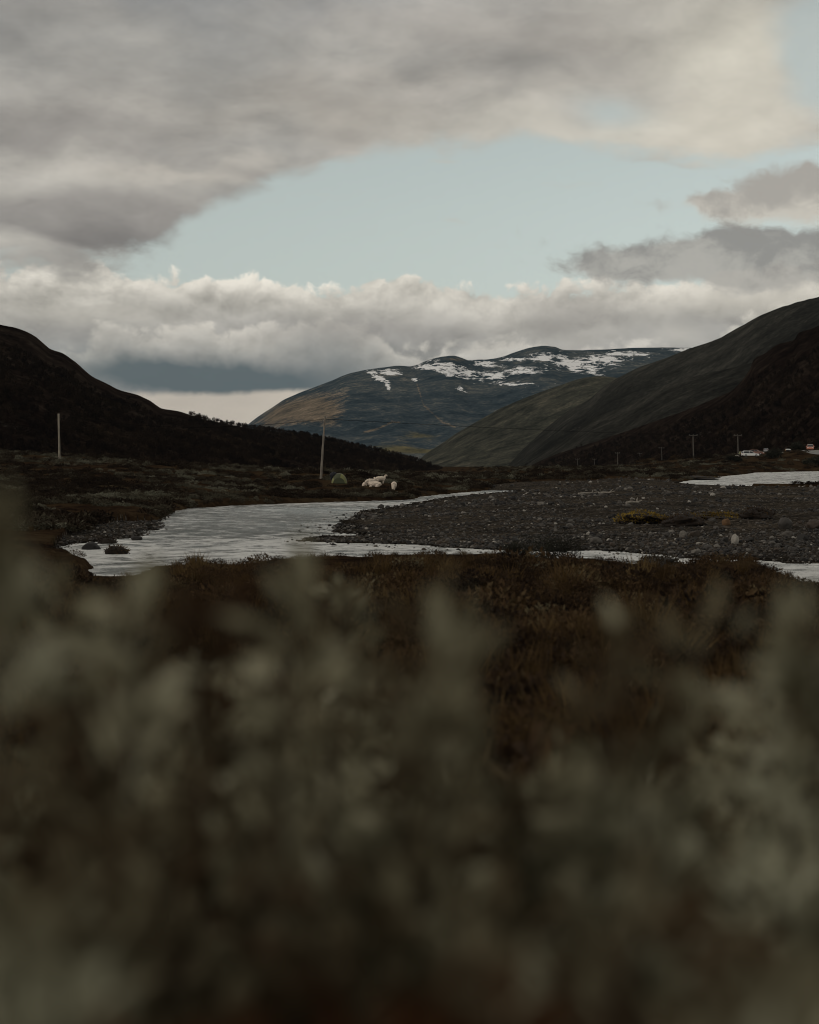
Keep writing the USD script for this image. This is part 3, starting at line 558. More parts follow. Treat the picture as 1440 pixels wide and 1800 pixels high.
def tube(pts, rad, sides=5):
    p = np.asarray(pts, float); r = np.broadcast_to(rad, (len(p),))
    t = np.gradient(p, axis=0); t /= np.linalg.norm(t, axis=1, keepdims=True) + 1e-12
    a = np.cross(t, np.where(np.abs(t[:, 2:]) < 0.9, [0, 0, 1.0], [1.0, 0, 0])); a /= np.linalg.norm(a, axis=1, keepdims=True)
    b = np.cross(t, a); an = np.arange(sides) * 2 * np.pi / sides
    v = (p[:, None] + r[:, None, None] * (np.cos(an)[None, :, None] * a[:, None] + np.sin(an)[None, :, None] * b[:, None])).reshape(-1, 3)
    f = grid_faces(len(p), sides, True)
    k = len(v); v = np.vstack([v, p[:1], p[-1:]])
    caps = [[k, (j + 1) % sides, j] for j in range(sides)] + [[k + 1, (len(p) - 1) * sides + j, (len(p) - 1) * sides + (j + 1) % sides] for j in range(sides)]
    return v, np.vstack([tri(f), caps])
def dome(rng, n, rx, rz, lump=0.25, shell=0.6, low=0.0):
    """Points in the outer part of a lumpy dome standing on the ground."""
    d = rng.normal(size=(n, 3)); d[:, 2] = np.abs(d[:, 2]) - low; d /= np.linalg.norm(d, axis=1, keepdims=True)
    r = (shell + (1 - shell) * rng.uniform(0, 1, n) ** 0.5) * (1 + lump * 2 * (meshkit.fbm(d * 1.9 + rng.uniform(0, 50), 3) - 0.5))
    return d * r[:, None] * np.array([rx, rx, rz]), d

scrub_mat = leaf_mat('scrub_leaves', [(0.0, (0.010, 0.007, 0.005)), (0.3, (0.022, 0.015, 0.010)), (0.46, (0.05, 0.042, 0.028)), (0.66, (0.115, 0.112, 0.082)), (1.0, (0.19, 0.18, 0.14))], 0.075, 0.15)
heath_leaf = leaf_mat('heath_leaves', [(0.0, (0.012, 0.008, 0.006)), (0.28, (0.034, 0.021, 0.012)), (0.52, (0.070, 0.043, 0.021)), (0.72, (0.105, 0.082, 0.045)), (0.85, (0.14, 0.13, 0.09)), (1.0, (0.22, 0.21, 0.155))], 0.75, 0.15)
grass_mat = leaf_mat('grass_blades', [(0.0, (0.026, 0.016, 0.008)), (0.5, (0.085, 0.053, 0.022)), (1.0, (0.19, 0.14, 0.065))], 0.5, 0.2)
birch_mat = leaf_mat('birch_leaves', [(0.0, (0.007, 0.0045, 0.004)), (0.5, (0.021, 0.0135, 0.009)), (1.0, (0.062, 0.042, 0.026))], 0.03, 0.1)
willow_mat = leaf_mat('willow_leaves', [(0.0, (0.045, 0.026, 0.014)), (0.28, (0.095, 0.076, 0.045)), (0.5, (0.215, 0.20, 0.131)), (0.72, (0.38, 0.362, 0.258)), (1.0, (0.60, 0.585, 0.45))], 5.0, 0.25)
pale_mat = leaf_mat('pale_willow_leaves', [(0.0, (0.06, 0.040, 0.022)), (0.28, (0.16, 0.146, 0.092)), (0.5, (0.34, 0.33, 0.235)), (0.75, (0.55, 0.54, 0.41)), (1.0, (0.72, 0.68, 0.54))], 5.0, 0.25)
rust_mat = leaf_mat('rust_leaves', [(0.0, (0.020, 0.010, 0.006)), (0.5, (0.085, 0.036, 0.014)), (1.0, (0.19, 0.088, 0.034))], 2.2, 0.25)
bush_mat = leaf_mat('bush_leaves', [(0.0, (0.012, 0.011, 0.009)), (0.5, (0.030, 0.030, 0.022)), (1.0, (0.075, 0.078, 0.06))], 1.1, 0.15)
moss_mat = leaf_mat('yellow_moss', [(0.0, (0.04, 0.024, 0.008)), (0.4, (0.17, 0.11, 0.02)), (1.0, (0.48, 0.34, 0.06))], 0.9, 0.1)
twig_mat = plain('twig_bark', (0.022, 0.014, 0.010), 0.9, noise=30.0)
stem_mat = plain('willow_bark', (0.030, 0.016, 0.010), 0.8, noise=60.0)

KEEP = []          # clear ground: (x, y, r)
def find(px, py, d0=30.0, d1=900.0):
    """The point of the land seen at a picture position."""
    D = np.geomspace(d0, d1, 3000); x = (px - CX) / FPX * D
    q = HY - FPX * (ground_z(x, D) - EYE) / D
    k = int(np.argmin(np.where(q <= py, 0, 1e3) + 0)) if (q <= py).any() else int(np.argmin(np.abs(q - py)))
    return np.array([x[k], D[k], float(ground_z(x[k:k+1], D[k:k+1])[0])])
def spot(px, D):
    x = (px - CX) / FPX * D
    return np.array([x, D, float(ground_z(np.array([x]), np.array([float(D)]))[0])])

# scrub over the far bank and the flats (each bush a few pixels)
rng = np.random.default_rng(5)
scrub_protos = []
for k in range(5):
    p, d = dome(rng, 150, 0.62, 0.42, 0.4, 0.55, 0.15)
    scrub_protos.append(proto('scrub', leaves(rng, p - d * 0.05, 0.17, 0.10, d * 0.8, 0.7), scrub_mat))
def sow(n, d0, d1, pxr, keep, power=1.0):
    """Random ground points, spread evenly over the picture rather than over the land."""
    u = rng.uniform(0, 1, n)
    D = 1.0 / (1.0 / d1 ** power + u * (1.0 / d0 ** power - 1.0 / d1 ** power)) ** (1 / power)
    px = rng.uniform(*pxr, n); x = (px - CX) / FPX * D
    z, g, s = ground_z(x, D, True)
    ok = keep(x, D, z, g, s)
    for cx, cy, r in KEEP: ok &= np.hypot(x - cx, (D - cy) * 0.35) > r
    return x[ok], D[ok], z[ok], px[ok]

# ------------------------------------------------------------------ where the camp, the flock and the cars stand
TENT = spot(596.5, 203.0)
SHEEP_AT = [(641.0, 190.0), (652.0, 199.0), (658.5, 188.0), (669.5, 205.0), (692.5, 186.0)]
KEEP += [(TENT[0], TENT[1] - 4, 2.2)]
for px, D in SHEEP_AT:
    s = spot(px, D); KEEP.append((s[0], s[1] - 5.0, 1.3))
KEEP.append((spot(655, 190)[0], 185.0, 2.6))

keepf = lambda x, y, z, g, s: (g < 0.5) & (s > 0.15) & ((meshkit.fbm(np.stack([x, y, 0 * x], -1) / 9.0, 3, 77) > 0.40) | (y > 260))
sx, sy, sz, spx = sow(24000, 76, 900, (-120, 1560), keepf)
sc = rng.uniform(0.6, 1.35, len(sx)) * (0.8 + 0.35 * sstep(sy, 120, 320)); sc[sy > 260] *= 1.15
sc3 = np.stack([sc * rng.uniform(0.9, 1.4, len(sc)), sc * rng.uniform(0.9, 1.4, len(sc)), sc * rng.uniform(0.7, 1.2, len(sc))], 1)
tag(scatter('/World/willow_scrub', scrub_protos, np.stack([sx, sy, sz - 0.04], 1), sc3, rng.uniform(0, 6.28, len(sx)), rng.integers(0, 5, len(sx))), kind='stuff', label='low grey green and brown scrub over the river flats', category='scrub')

# heath on the near bank: dwarf shrubs and dry grass
hp = []
for k in range(5):
    p, d = dome(rng, 260, 0.24, 0.15, 0.45, 0.4, 0.1)
    hp.append(proto('heath_tuft', leaves(rng, p, 0.045, 0.022, d * 0.6 + [0, 0, 0.5], 0.7), heath_leaf))
for k in range(3):
    n = 60; b = np.c_[rng.normal(0, 0.05, (n, 2)), np.zeros(n)]
    hp.append(proto('grass_tuft', leaves(rng, b, 0.22, 0.010, np.c_[rng.normal(0, 0.45, (n, 2)), np.ones(n)], 0.1), grass_mat))
hx, hy, hz, _ = sow(21000, 3.2, 78, (-560, 2000), lambda x, y, z, g, s: (s > 0.35) & (g < 0.5), 0.75)
hs = rng.lognormal(0.0, 0.38, len(hx)) * (0.75 + 0.3 * sstep(hy, 8, 25)) * (1 - 0.45 * sstep(hy, 32, 42)) * (1 + 0.9 * sstep(hy, 54, 70))
wh = rng.integers(0, 5, len(hx)); gr = rng.uniform(0, 1, len(hx)) < 0.30; wh[gr] = rng.integers(5, 8, gr.sum())
tag(scatter('/World/heath_plants', hp, np.stack([hx, hy, hz - 0.02], 1), hs, rng.uniform(0, 6.28, len(hx)), wh), kind='stuff', label='brown heather, moss and dry grass on the near bank', category='heath')

# birch wood on the left hillside and under the crag
bp = []
for k in range(4):
    p, d = dome(rng, 90, 0.9, 1.5, 0.5, 0.3, 0.6); p[:, 2] += 1.7
    tv, tf = tube([(0, 0, -0.4), (0.05, 0, 1.2), (0, 0.05, 2.8)], [0.09, 0.07, 0.02], 4)
    bp.append(proto('birch', join(leaves(rng, p, 0.75, 0.45, d, 0.8), (tv, tf)), birch_mat))
gv, gt, ga = LH
n = 11000
tq = rng.uniform(0.0, 1.04, n); aq = rng.uniform(0, len(ga) - 1.01, n); pa = ga[aq.astype(int)]
ok = (rng.uniform(0, 1, n) < np.where(pa > 330, 1.0, np.where(tq < 0.66, 0.9, 0.12))) & ~((pa < 330) & (tq > 0.8))
tq, aq = tq[ok], aq[ok]
rows = np.interp(tq, gt[:130], np.arange(130))
P = np.stack([ndimage.map_coordinates(gv[:, :, k], [rows, aq], order=1) for k in range(3)], 1)
crest = rng.integers(0, 480, 300); crest = crest[ga[crest] > 350]
P = np.vstack([P, gv[128, crest] + rng.normal(0, 1.5, (len(crest), 3)) * [1, 1, 0]])
cv, ct_, ca = CH
n = 3600; tq = rng.uniform(0, 0.8, n) ** 1.3; aq = rng.uniform(0, len(ca) - 1.01, n); rows = np.interp(tq, ct_[:130], np.arange(130))
P = np.vstack([P, np.stack([ndimage.map_coordinates(cv[:, :, k], [rows, aq], order=1) for k in range(3)], 1)])
for (cv, ct_, ca), n, tmax in ((SH_, 2600, 0.6), (LO_, 2600, 0.36)):
    tq = rng.uniform(0, tmax, n) ** 1.2; aq = rng.uniform(0, len(ca) - 1.01, n); nt = len(ct_) - 13; rows = np.interp(tq, ct_[:nt], np.arange(nt))
    Q = np.stack([ndimage.map_coordinates(cv[:, :, k], [rows, aq], order=1) for k in range(3)], 1)
    P = np.vstack([P, Q[meshkit.fbm(Q / 160.0, 3, 5) + 0.25 * (1 - tq / tmax) > 0.55]])
ts = rng.uniform(0.4, 1.0, len(P))
tag(scatter('/World/birch_wood', bp, P, ts, rng.uniform(0, 6.28, len(P)), rng.integers(0, 4, len(P))), kind='stuff', label='dark birch wood on the left hillside and below the crag', category='wood')

# ------------------------------------------------------------------ stones
stone_cols = [(0.017, 0.0152, 0.0135), (0.028, 0.025, 0.022), (0.046, 0.041, 0.036), (0.075, 0.067, 0.058), (0.045, 0.033, 0.024), (0.009, 0.008, 0.0078), (0.13, 0.118, 0.102), (0.27, 0.25, 0.22)]
stone_mats = [plain('stone_grey_%s' % w, c, 0.75, noise=5.0) for w, c in zip(('dark', 'slate', 'mid', 'light', 'brown', 'black', 'pale', 'white'), stone_cols)]
def stone_mesh(rng, flat=0.6):
    d = rng.normal(size=(30, 3)); d /= np.linalg.norm(d, axis=1, keepdims=True)
    d *= rng.uniform(0.8, 1.0, (30, 1)) * np.array([0.5, 0.36 + 0.14 * rng.uniform(), 0.5 * flat])
    h = trimesh.convex.convex_hull(d); return np.array(h.vertices), np.array(h.faces)
shapes = [stone_mesh(rng, rng.uniform(0.5, 0.9)) for _ in range(10)]
N = 42000
px = rng.uniform(480, 1560, N); py = 820 + 26 + rng.uniform(0, 1, N) ** 0.9 * 160
D = 2.55 * FPX / (py - HY); x = (px - CX) / FPX * D
z, g, s = ground_z(x, D, True)
dens = meshkit.fbm(np.stack([x, D, 0 * x], -1) / 7.0, 3, 61)
ok = (((g > 0.5) & (s > -0.3)) | ((s > -2.2) & (s <= 0) & (rng.uniform(0, 1, N) < 0.13) & (D < 120))) & (rng.uniform(0, 1, N) < 0.25 + 2.2 * (dens - 0.3))
L2 = (px > 560) & (px < 720)
x, D, z, px, s, dens = x[ok], D[ok], z[ok], px[ok], s[ok], dens[ok]
n2 = 2500; qx = rng.uniform(70, 320, n2); qD = rng.uniform(62, 100, n2); q = (qx - CX) / FPX * qD
z2, g2, s2 = ground_z(q, qD, True); k2 = (g2 > 0.5) & (s2 > -0.4)
x, D, z = np.r_[x, q[k2]], np.r_[D, qD[k2]], np.r_[z, z2[k2]]; px = np.r_[px, qx[k2]]; s = np.r_[s, s2[k2]]; dens = np.r_[dens, np.full(k2.sum(), .5)]
size = np.clip(D / FPX * rng.lognormal(math.log(4.2), 0.45, len(D)), 0.08, 0.7) * (0.7 + 1.3 * np.clip(dens - 0.38, 0, 0.4))
z = np.where(s <= 0, water_z(x, D) + EYE - 0.02 * rng.uniform(0, 1, len(D)), z)
big = (px > 1180) & (D < 95) & (rng.uniform(0, 1, len(D)) < 0.12); size[big] *= rng.uniform(1.4, 2.2, big.sum())
kinds = rng.choice(8, len(D), p=[0.2, 0.22, 0.17, 0.12, 0.1, 0.1, 0.065, 0.025])
shp = rng.integers(0, 10, len(D)); rz = rng.uniform(0, 6.28, len(D)); tl = rng.normal(0, 0.25, len(D))
seen = size / D; seen[(px < 0) | (px > 1440)] = 0
order = np.argsort(-seen); top = order[:300]; rest = order[300:]
def rot(rz, tl):
    c, s_ = math.cos(rz), math.sin(rz); ct, st = math.cos(tl), math.sin(tl)
    return np.array([[c, -s_, 0], [s_, c, 0], [0, 0, 1]]) @ np.array([[1, 0, 0], [0, ct, -st], [0, st, ct]])
for i in top:
    v, f = shapes[shp[i]]
    part('stone', (v @ rot(rz[i], tl[i]).T * size[i] + [x[i], D[i], z[i] + size[i] * 0.12], f), stone_mats[kinds[i]], bar)
sp = [[proto('pebble', shapes[k], stone_mats[c]) for k in range(10)] for c in range(8)]
allp = [p for r in sp for p in r]
tag(scatter(str(bar.GetPath()) + '/stones', allp, np.stack([x[rest], D[rest], z[rest] + size[rest] * 0.1], 1), size[rest], rz[rest], kinds[rest] * 10 + shp[rest], tl[rest]), kind='stuff')

def boulder(px, D, w, h, mat, label, seed, sink=0.25, cover=None, cov_mat=None, zoff=None, **kw):
    r = np.random.default_rng(seed)
    m = trimesh.creation.icosphere(3); v = np.array(m.vertices)
    v *= (1 + (1.5 if cover and w > 1.2 else 0.55) * (meshkit.fbm(v * 1.6 + seed * 3.1, 4, seed) - 0.5))[:, None] * np.array([w / 2, w / 2 * 0.8, h * 0.6])
    b = spot(px, D) if zoff is None else np.array([(px - CX) / FPX * D, D, EYE + zoff])
    t = thing(kw.pop('name', 'boulder'), b + [0, 0, h * (0.6 - sink) - 0.0], r.uniform(0, 360), label=label, category=kw.pop('category', 'boulder'), **kw)
    part('rock' if not cover else 'mound', (v, np.array(m.faces)), mat, t, smooth=40)
    if cover:
        d = np.array(m.vertices); n = cover
        i = r.integers(0, len(v), n); up = v[i, 2] > -h * 0.15
        pos = v[i][up] + r.normal(0, 0.03, (up.sum(), 3))
        part('moss' if cov_mat is moss_mat else 'plants', leaves(r, pos, kw.get('leaf', 0.10), 0.04, d[i][up] * 0.6 + [0, 0, 0.4], 0.6), cov_mat, t, kind='stuff')
    return t
soil_mat = plain('peat_soil', (0.016, 0.011, 0.008), 0.95, noise=4.0)
boulder(205, 62.5, 0.85, 0.34, soil_mat, 'low dark mossy rock standing in the river near the left bank', 1, 0.3, 400, heath_leaf, zoff=-3.22)
boulder(160, 66, 0.9, 0.45, stone_mats[5], 'dark rock on the left shore beside the shingle', 2, 0.2)
boulder(188, 71, 0.8, 0.42, soil_mat, 'round dark turf covered rock at the end of the left shingle', 3, 0.25, 300, heath_leaf)
boulder(240, 74, 0.5, 0.22, stone_mats[0], 'small dark rock at the water edge of the left shingle', 4, 0.3, zoff=-3.2)
boulder(1292, 65, 0.34, 0.40, stone_mats[7], 'whitish stone on the near edge of the gravel bar', 5, 0.3)
boulder(1277, 80, 0.42, 0.36, plain('rusty_stone', (0.12, 0.065, 0.03), 0.8, noise=6.0), 'rust coloured stone below the turf on the gravel bar', 6, 0.3)
boulder(1380, 76, 0.72, 0.5, stone_mats[2], 'largest grey boulder at the right of the gravel bar', 7, 0.25)
boulder(1432, 76, 0.75, 0.42, stone_mats[4], 'brown grey boulder cut by the right edge of the picture', 8, 0.25)
boulder(1201, 70, 0.34, 0.3, stone_mats[6], 'pale round stone under the dark turf on the gravel bar', 9, 0.3)
boulder(1385, 68, 0.5, 0.26, stone_mats[3], 'flat grey boulder in front of the largest grey one', 10, 0.3)
boulder(1047, 68, 0.55, 0.28, stone_mats[3], 'light grey boulder on the near edge of the bar, left of the turf', 11, 0.3)
boulder(1160, 47.5, 1.5, 0.36, stone_mats[1], 'broad low mound of grey green moss between the near bank and the water', 12, 0.32, 1500, scrub_mat, name='moss_mound', category='moss')

boulder(1128, 84, 2.7, 0.55, soil_mat, 'turf clump with bright yellow moss on the gravel bar', 21, 0.3, 3200, moss_mat, name='turf_clump', category='turf')
boulder(1200, 80, 1.9, 0.62, soil_mat, 'dark crumbling turf clump in the middle of the gravel bar', 22, 0.3, 800, heath_leaf, name='turf_clump', category='turf')
boulder(1262, 86, 2.6, 0.36, soil_mat, 'low turf clump with dull yellow moss right of the dark one', 23, 0.3, 2200, moss_mat, name='turf_clump', category='turf')
boulder(1332, 84, 1.7, 0.5, soil_mat, 'round brown turf clump at the right end of the turf on the bar', 24, 0.3, 900, heath_leaf, name='turf_clump', category='turf')
boulder(1220, 262, 9.0, 0.5, soil_mat, 'thin yellow grass spit beside the far river channel', 25, 0.2, 700, moss_mat, name='turf_clump', category='turf', zoff=-2.0)

def bush(name, px, D, w, h, mat, label, seed, n=1600, leaf=0.07, group=None, category='bush', stems=9, sink=0.05):
    r = np.random.default_rng(seed); b = spot(px, D)
    t = thing(name, b - [0, 0, sink], r.uniform(0, 360), label=label, category=category, group=group)
    k = max(5, int(n / 160)); c, _ = dome(r, k, w * 0.36, h * 0.72, 0.3, 0.5, 0.0)
    pts = []
    for q in c:
        p, d = dome(r, n // k, w * r.uniform(0.16, 0.26), h * r.uniform(0.22, 0.4), 0.4, 0.3, 0.8); pts.append(p + q)
    pts = np.vstack(pts); pts = pts[pts[:, 2] > 0.02]
    part('foliage', leaves(r, pts, leaf, leaf * 0.42, np.c_[pts[:, :2] / w, np.full(len(pts), 0.7)], 0.8), mat, t)
    ms = []
    for j in range(stems):
        e = c[j % k] * r.uniform(0.9, 1.1)
        ms.append(tube([r.normal(0, 0.05, 3) * [1, 1, 0] * w, e * [0.4, 0.4, 0.5], e], [0.012 * h + 0.006, 0.008 * h + 0.004, 0.004], 4))
    for m_ in ms: part('stem', m_, twig_mat, t)
    return t
bush('willow_bush', 965, 43.5, 2.0, 0.95, bush_mat, 'large dark green willow bush on the near bank, centre right', 31, 5200, 0.055)
bush('willow_bush', 905, 44.5, 1.0, 0.55, bush_mat, 'small dark willow bush left of the large one on the near bank', 32, 2200, 0.05)
bush('heather_mound', 1075, 46.3, 1.25, 0.55, heath_leaf, 'rounded dark heather mound at the water edge, centre right', 33, 3000, 0.04, category='heather')
bush('heather_mound', 1330, 46.3, 1.7, 0.5, heath_leaf, 'brown heather mound at the right end of the near bank', 34, 3600, 0.04, category='heather')
bush('heather_mound', 1245, 46.5, 1.9, 0.42, heath_leaf, 'broad brown heather mound on the bank beside the right hand water', 35, 3600, 0.04, category='heather')
bush('heather_mound', 338, 46.5, 1.0, 0.3, heath_leaf, 'low dark heather mound at the left end of the near bank', 36, 1800, 0.04, category='heather')
bush('heather_mound', 215, 48.0, 0.7, 0.25, heath_leaf, 'small heather mound above the little pool on the left', 37, 1200, 0.04, category='heather')
for k, (px, D, w, h, lab) in enumerate([(1362, 440, 6.0, 3.4, 'tall dark bush right of the parked white car'), (1404, 455, 4.5, 3.0, 'dark bush below the red car on the road'), (1240, 520, 9.0, 2.0, 'grey green thicket below the tallest pole with a crossbar'),
        (1290, 430, 5.0, 1.8, 'low dark bush in front of the camp beside the white car'), (1430, 400, 7.0, 2.2, 'spreading bush at the right edge above the far channel'), (1185, 600, 7.0, 2.0, 'brown thicket left of the tallest pole with a crossbar'), (1140, 640, 8.0, 1.8, 'long low thicket behind the far end of the gravel bar')]):
    bush('roadside_bush', px, D, w, h, scrub_mat if k in (2,) else bush_mat if k not in (5, 6) else heath_leaf, lab, 60 + k, 1500, 0.5, 'bushes along the road')

# ------------------------------------------------------------------ poles and wires
wood = plain('pole_wood', (0.26, 0.23, 0.18), 0.85, noise=1.2)
wood_dark = plain('old_pole_wood', (0.10, 0.09, 0.08), 0.85, noise=1.2)
mid_wood = plain('grey_pole_wood', (0.11, 0.10, 0.085), 0.85, noise=1.2)
wire_mat = plain('wire_metal', (0.008, 0.008, 0.008), 0.9, spec=0.0)
glass_mat = plain('insulator', (0.25, 0.24, 0.22), 0.25)
def pole(name, base, top, r0, r1, mat, label, pins=1, group=None):
    base = np.array(base); top = np.array(top)
    t = thing(name, base, 0, label=label, category='pole', group=group)
    v = top - base
    part('shaft', tube([(0, 0, -0.6), v * 0.5, v], [r0, (r0 + r1) / 2, r1], 10), mat, t, smooth=40)
    for k in range(pins):
        a = v + np.array([0.12 * (-1) ** k, 0, -0.25 - 0.5 * k])
        part('insulator', tube([a, a + [0, 0, 0.1], a + [0, 0, 0.22], a + [0, 0, 0.26]], [0.03, 0.07, 0.06, 0.02], 8), glass_mat, t, smooth=40)
        part('bracket', tube([v + [0, 0, -0.35 - 0.5 * k], a + [0, 0, 0.02]], 0.02, 5), wire_mat, t)
    return t
P1b = spot(104.5, 282); P1t = at(103, 727, 282)
P2b = spot(563.5, 216); P2t = at(571.5, 731, 216)
pole('power_pole', P1b, P1t, 0.19, 0.15, wood, 'plain pale wooden pole on the far bank, farthest left', 1)
pole('power_pole', P2b, P2t, 0.16, 0.11, plain('weathered_pole_wood', (0.20, 0.175, 0.145), 0.85, noise=1.2), 'leaning wooden pole left of the green tent', 2)
TP = [(1297, 765, 640, 3.0), (1218.5, 765, 585, 2.9), (1163, 787, 920, 2.9), (1125, 797, 1090, 2.9), (1085.5, 796, 920, 2.6), (1045, 807, 1140, 2.6), (1028, 819, 1500, 2.4), (1015, 807, 1040, 2.4), (997, 821, 1700, 2.6)]
TPL = ['pole with a crossbar rising behind the white parked car', 'tallest pole with a crossbar, standing alone left of the cars', 'faint dark pole with a crossbar, first left of the tallest one', 'dark pole with a crossbar, second left of the tallest one', 'slim pale pole with a short crossbar, third left of the tallest one', 'small pole with a crossbar, fourth left of the tallest one', 'tiny far pole, fifth left of the tallest one', 'dim pole with a crossbar, sixth left of the tallest one', 'smallest pole with a crossbar, farthest away up the valley']
TOPS = []
for (px, py, D, w), lab in zip(TP, TPL):
    b = spot(px + 1.0, D); tp = at(px, py, D)
    t = thing('crossbar_pole', b, 0, label=lab, category='pole', group='poles of the line up the valley')
    v = tp - b
    mt = mid_wood if px in (1218.5, 1297, 1085.5) else wood_dark
    part('shaft', tube([(0, 0, -0.8), v * 0.5, v + [0, 0, 0.15]], [0.22, 0.19, 0.16], 8), mt, t, smooth=40)
    bb = trimesh.creation.box([w, 0.18, 0.24]); bb.apply_translation(v + [0, -0.25, -0.1])
    part('crossbar', bb, mt, t)
    for s_ in (-0.46, 0, 0.46):
        q = v + np.array([s_ * w, -0.25, 0.02])
        part('insulator', tube([q, q + [0, 0, 0.12], q + [0, 0, 0.3]], [0.05, 0.09, 0.04], 7), glass_mat, t, smooth=40)
    TOPS.append((tp, w))
def wire(a, b, sag, r, label, group=None):
    s_ = np.linspace(0, 1, 25)[:, None]; p = np.array(a) * (1 - s_) + np.array(b) * s_; p[:, 2] -= sag * 4 * (s_ * (1 - s_))[:, 0]
    part('power_line', tube(p, r, 5), wire_mat, label=label, category='wire', group=group)
wire(P2t + [0.12, 0, -0.4], TOPS[1][0] + [0, -0.25, 0.2], 0.4, 0.026, 'thin dark wire from the leaning pole across to the tallest pole with a crossbar')
wire(P1t + [0.12, 0, -0.2], P2t + [-0.12, 0, -0.4], 1.5, 0.024, 'thin dark wire from the pale left pole to the leaning pole')
for a, b, n1, n2 in ((0, 1, 'white car pole', 'tallest pole'),):
    for s_, wd in ((-0.46, 'left'), (0.46, 'right')):
        wire(TOPS[a][0] + [s_ * 2.9, -0.25, 0.25], TOPS[b][0] + [s_ * 2.9, -0.25, 0.25], 1.0, 0.02, 'faint wire between %s crossbar ends of %s and %s' % (wd, n1, n2))
E0 = TOPS[0][0] + np.array([60, -20, 4.0])
wire(TOPS[0][0] + [0, -0.25, 0.25], E0 + [60, -20, 6], 2.0, 0.02, 'faint wire running right from the pole behind the white car')

# ------------------------------------------------------------------ tent
def fabric(name, col, trans=0.25):
    g = Graph()
    n = g.noise(g.n('geometry').o('position'), 6.0, 3.0, 0.5)
    b = g.n('bump', 'normal', height=n, strength=0.4, distance=0.05)
    a = g.n('principled_bsdf', 'BSDF', base_color=col, roughness=0.6, normal=b, specular_ior_level=0.3)
    t = g.n('translucent_bsdf', 'BSDF', color=col)
    return g.build('/World/Looks/' + name, surface=g.n('mix_closure', 'closure', fac=trans, closure1=a, closure2=t))
tent_green = fabric('tent_green', (0.21, 0.215, 0.085)); tent_mesh = fabric('tent_door', (0.060, 0.068, 0.036), 0.1); tent_navy = fabric('tent_navy', (0.010, 0.011, 0.016), 0.05)
tt_ = thing('tent', TENT, 0, label='small green dome tent with a dark flap beside the leaning pole', category='tent')
def arch(y, w, h, n=15, k=1.05):
    a = np.linspace(0, np.pi, n); return np.stack([-np.cos(a) * w / 2 * (0.35 + 0.65 * np.ones(n)), np.full(n, y), np.sin(a) ** k * h], 1)
ys = np.linspace(-0.85, 1.0, 12)
shell = []
for y in ys:
    q = 1 - (abs(y) / 1.12) ** 2.4
    shell.append(arch(y, 1.85 * (0.55 + 0.45 * q) , 1.18 * max(q, 0.05) ** 0.8 + 0.02))
shell = np.array(shell)
sv = shell.reshape(-1, 3); sf = grid_faces(12, 15)
fc = sv[sf].mean(1); door = (fc[:, 1] < -0.15) & (fc[:, 0] < 0.18) & (fc[:, 0] > -0.62)
v, f = used_only(sv, tri(sf[~door])); part('canopy', (v, f), tent_green, tt_, smooth=50)
v, f = used_only(sv * [0.99, 0.985, 0.985], tri(sf[door])); part('door', (v, f), tent_mesh, tt_, smooth=50)
fr = np.vstack([shell[0] * [0.985, 1, 0.985] + [0, 0.02, 0], [[0, shell[0][0, 1] + 0.02, 0]]])
part('door_panel', (fr, np.array([[15, i + 1, i] for i in range(14)])), tent_mesh, tt_)
flap = trimesh.creation.icosphere(2); fv = np.array(flap.vertices) * [0.46, 0.42, 0.52]; fv *= (1 + 1.1 * (meshkit.fbm(fv * 4, 3, 2) - 0.5))[:, None]
part('flap', (fv + [-0.66, 0.40, 0.84], np.array(flap.faces)), tent_navy, tt_, smooth=50, label='dark navy flap thrown over the tent')
pp = arch(0.08, 1.87, 1.21)
part('tent_pole', tube(pp, 0.014, 5), plain('tent_pole', (0.3, 0.3, 0.28), 0.4), tt_)
for sx_ in (-1, 1):
    part('guy_line', tube([(sx_ * 0.6, -0.3, 0.8), (sx_ * 1.5, -0.9, 0.0)], 0.006, 4), wire_mat, tt_)

